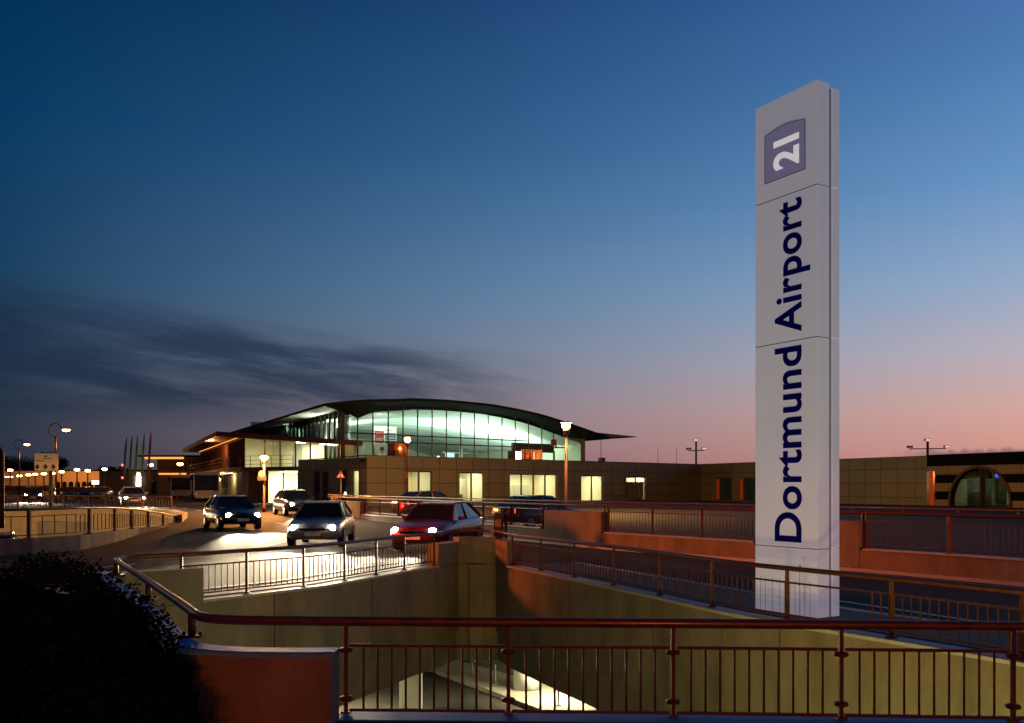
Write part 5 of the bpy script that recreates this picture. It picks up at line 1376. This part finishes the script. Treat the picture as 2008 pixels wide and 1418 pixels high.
put_car('dark', pc_dark, 'front', -46.0, 88.0, (.45,-.89), 'dark car with lit headlights farthest left on the road', 4000)
put_car('grey', pc_gry, 'rear', 1.2, 41.0, (.75,.66), 'grey car with red tail lights behind the far parapet', 0, 'cars behind the parapet')
put_car('red', pc_red, 'rear', -4.5, 50.0, (.7,.7), 'dark red car with tail lights near the left end of the parapet', 0, 'cars behind the parapet')
for x, y in ((.0,39.6),(-5.9,48.6)): point('tail_glow', (x,y-.3,1.0), 60, (1,.05,.03), .1)
put_car('silver', pc_sil, 'none', px(200,105), 105, (.2,-1), 'parked silver car beside the small glowing white sign', 0, 'parked cars')
put_car('dark', pc_dark, 'none', px(170,108), 108, (.3,-1), 'parked dark car left of the silver one', 0, 'parked cars')
put_car('grey', pc_gry, 'none', px(140,108), 108, (.3,-1), 'parked grey car below the brightest far lamp', 0, 'parked cars')
put_car('white', pc_wht, 'none', px(-6,36), 36, (-.4,.9), 'white car down on the sunken ramp at the left edge', 0, 'parked cars', z=-1.25)
def make_bus():
    t = thing('bus', '', 'bus'); Lb, Wb, Hb = 11.5, 2.5, 2.95
    mb = MB(); mb.box((-Lb/2,0,.35+(Hb-.35)/2), (Lb,Wb,Hb-.35)); mb.build('body', pc_wht, t, bevel=.16)
    mb = MB(); mb.box((.012,0,1.85), (.05,2.2,1.5)); mb.build('windscreen', M['dark_glass'], t)
    for s in (-1,1):
        mb = MB(); mb.box((-Lb/2,s*1.235,1.95), (Lb-1.2,.05,1.1)); mb.build('side_window', M['dark_glass'], t)
        mb = MB(); mb.box((.02,s*.95,.75), (.06,.28,.18)); mb.build('headlight', M['p_white'], t)
        mb = MB(); mb.bar((.1,s*1.3,2.6),(.35,s*1.42,2.2), .08,.2); mb.build('mirror', M['black'], t)
        for x in (-2.4,-8.6): mb = MB(); mb.lathe((x,s*1.12,.48), [(.3,-.13),(.48,-.13),(.48,.13),(.3,.13)], 20, 'y'); mb.build('wheel', M['rubber'], t)
    mb = MB(); mb.box((.02,0,.95), (.04,1.4,.16)); mb.build('bumper_strip', M['p_grey'], t)
    return t
b = make_bus(); Yb_ = 90; b.location = (px(405,Yb_), Yb_, hgt(0,Yb_)); b.rotation_euler = (0,0,math.atan2(-.93,.2)); tag(b, 'white bus with wide dark windscreen parked by the slatted wall', 'bus', 'parked buses')
b2 = copy_tree(b); b2.location = (px(355,112), 112, hgt(0,112)); tag(b2, 'bus farther back in the shade left of the first bus', 'bus', 'parked buses')

# ------------------------------------------------------------------ hedge and trees
def hedge():
    mb = MB(); rnd = random.Random(3)
    def wall_x(y):     # outer face of the slanting parapet
        t = (y-8.0)/(14.44-8.0); return -2.72-3.57*t-.50
    n = 0
    while n < 26000:
        y = rnd.uniform(3.6, 12.5); lim = min(-.362*y, wall_x(y)+.22) if y > 7.3 else -.362*y
        x = lim - rnd.random()**1.3*3.6
        edge = lim - x
        top = (1.30 - .085*max(0, y-8) - .02*abs(y-8)) - .36*math.exp(-edge/.42) + .12*math.sin(x*3.1+y*1.7)+.09*math.sin(x*7.3-y*4.1)
        if y < 7.6: top -= .25*(7.6-y)*.5
        z = top - abs(rnd.gauss(0, .16)) if rnd.random() < .75 else rnd.uniform(-.1, max(0,top))
        L = rnd.uniform(.03,.07); an = rnd.uniform(0,6.283); tilt = rnd.uniform(-.5,.9)
        d = Vector((math.cos(an)*math.cos(tilt), math.sin(an)*math.cos(tilt), math.sin(tilt))); s = d.cross(Vector((rnd.uniform(-.4,.4),rnd.uniform(-.4,.4),1))).normalized()*L*.34
        p = Vector((x,y,z)); nrm_ = d.cross(s).normalized()*L*.12
        mb.add([p, p+d*L*.45+s+nrm_, p+d*L, p+d*L*.45-s+nrm_], [(0,1,2,3)]); n += 1
    return mb
hd = thing('hedge', 'dark leafy bush filling the lower left corner against the parapet', 'bush', (-4.5,7.5,.05)); hd['_w'] = [-4.5,7.5,.05]
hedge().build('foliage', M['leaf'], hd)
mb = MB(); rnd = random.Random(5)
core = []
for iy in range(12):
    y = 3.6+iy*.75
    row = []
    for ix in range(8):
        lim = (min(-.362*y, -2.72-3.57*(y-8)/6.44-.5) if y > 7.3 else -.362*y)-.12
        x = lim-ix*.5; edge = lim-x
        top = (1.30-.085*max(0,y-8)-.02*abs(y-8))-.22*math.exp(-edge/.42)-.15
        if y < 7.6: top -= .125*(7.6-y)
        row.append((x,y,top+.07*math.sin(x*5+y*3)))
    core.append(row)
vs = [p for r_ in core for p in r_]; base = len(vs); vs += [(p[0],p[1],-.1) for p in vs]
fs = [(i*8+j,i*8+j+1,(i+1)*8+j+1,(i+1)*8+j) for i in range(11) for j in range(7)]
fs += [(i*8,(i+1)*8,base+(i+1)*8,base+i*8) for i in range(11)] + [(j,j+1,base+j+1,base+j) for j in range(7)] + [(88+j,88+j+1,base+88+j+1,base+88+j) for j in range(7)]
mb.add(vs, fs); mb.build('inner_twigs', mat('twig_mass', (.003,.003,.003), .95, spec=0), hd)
for i in range(26):
    mb = MB()
    y = rnd.uniform(4.5,11.5); x = (min(-.362*y, -2.72-3.57*(y-8)/6.44-.5))-rnd.uniform(.2,2.4); p = Vector((x,y,.0)); q = p+Vector((rnd.uniform(-.3,.3),rnd.uniform(-.3,.3),rnd.uniform(.35,.6))); mb.tube([p,(p+q)/2+Vector((.05,.03,0)),q], [.02,.014,.006], 6); mb.build('stem', M['bark'], hd)
def tree(label, p, ybase, ytop, Y, w, seed):
    rnd = random.Random(seed); x = px(p,Y); zt_ = zz(ytop,Y); g0 = .5; t = wthing('tree', label, 'tree', (x,Y,g0), 'trees behind the far car park')
    mb = MB(); mb.tube([(x,Y,g0),(x+.1,Y,g0+(zt_-g0)*.35),(x,Y,zt_-1)], [.3,.22,.08], 8)
    for k in range(6): an = k*1.05; h0 = g0+(zt_-g0)*(.3+.08*k); mb.tube([(x,Y,h0),(x+w*.35*math.cos(an),Y+w*.3*math.sin(an),h0+(zt_-h0)*.5)], [.12,.04], 6)
    mb.build('trunk', M['bark'], t)
    mb = MB(); cl_ = [(x+rnd.uniform(-.42,.42)*w, Y+rnd.uniform(-.35,.35)*w, g0+(zt_-g0)*rnd.uniform(.42,.85), rnd.uniform(.16,.26)*w) for _ in range(14)]
    cl_.append((x,Y,zt_-.22*w,.22*w))
    for k in range(3200):
        c = cl_[k % len(cl_)]; v = Vector((rnd.gauss(0,1),rnd.gauss(0,1),rnd.gauss(0,1))).normalized()*c[3]*rnd.random()**.4; q = Vector(c[:3])+v; q.z = min(q.z, zt_)
        d = Vector((rnd.gauss(0,1),rnd.gauss(0,1),rnd.gauss(0,1))).normalized()*.28; s = d.cross(Vector((0,.3,1))).normalized()*.12; mb.quad(q-d, q+s, q+d, q-s)
    mb.build('crown', M['leaf_far'], t)
tree('dark tree crown at the far left edge beyond the bent tube', 12, 935, 892, 200, 7.0, 1)
tree('dark round tree left of the board with three discs', 46, 935, 894, 205, 7.5, 2)
tree('dark tree peeping over the top of the board', 100, 935, 884, 210, 6.5, 3)
tree('low dark tree at the right end of the arcade', 222, 940, 915, 190, 5.5, 4)
for o in list(bpy.data.objects):
    if '_w' in o: del o['_w']
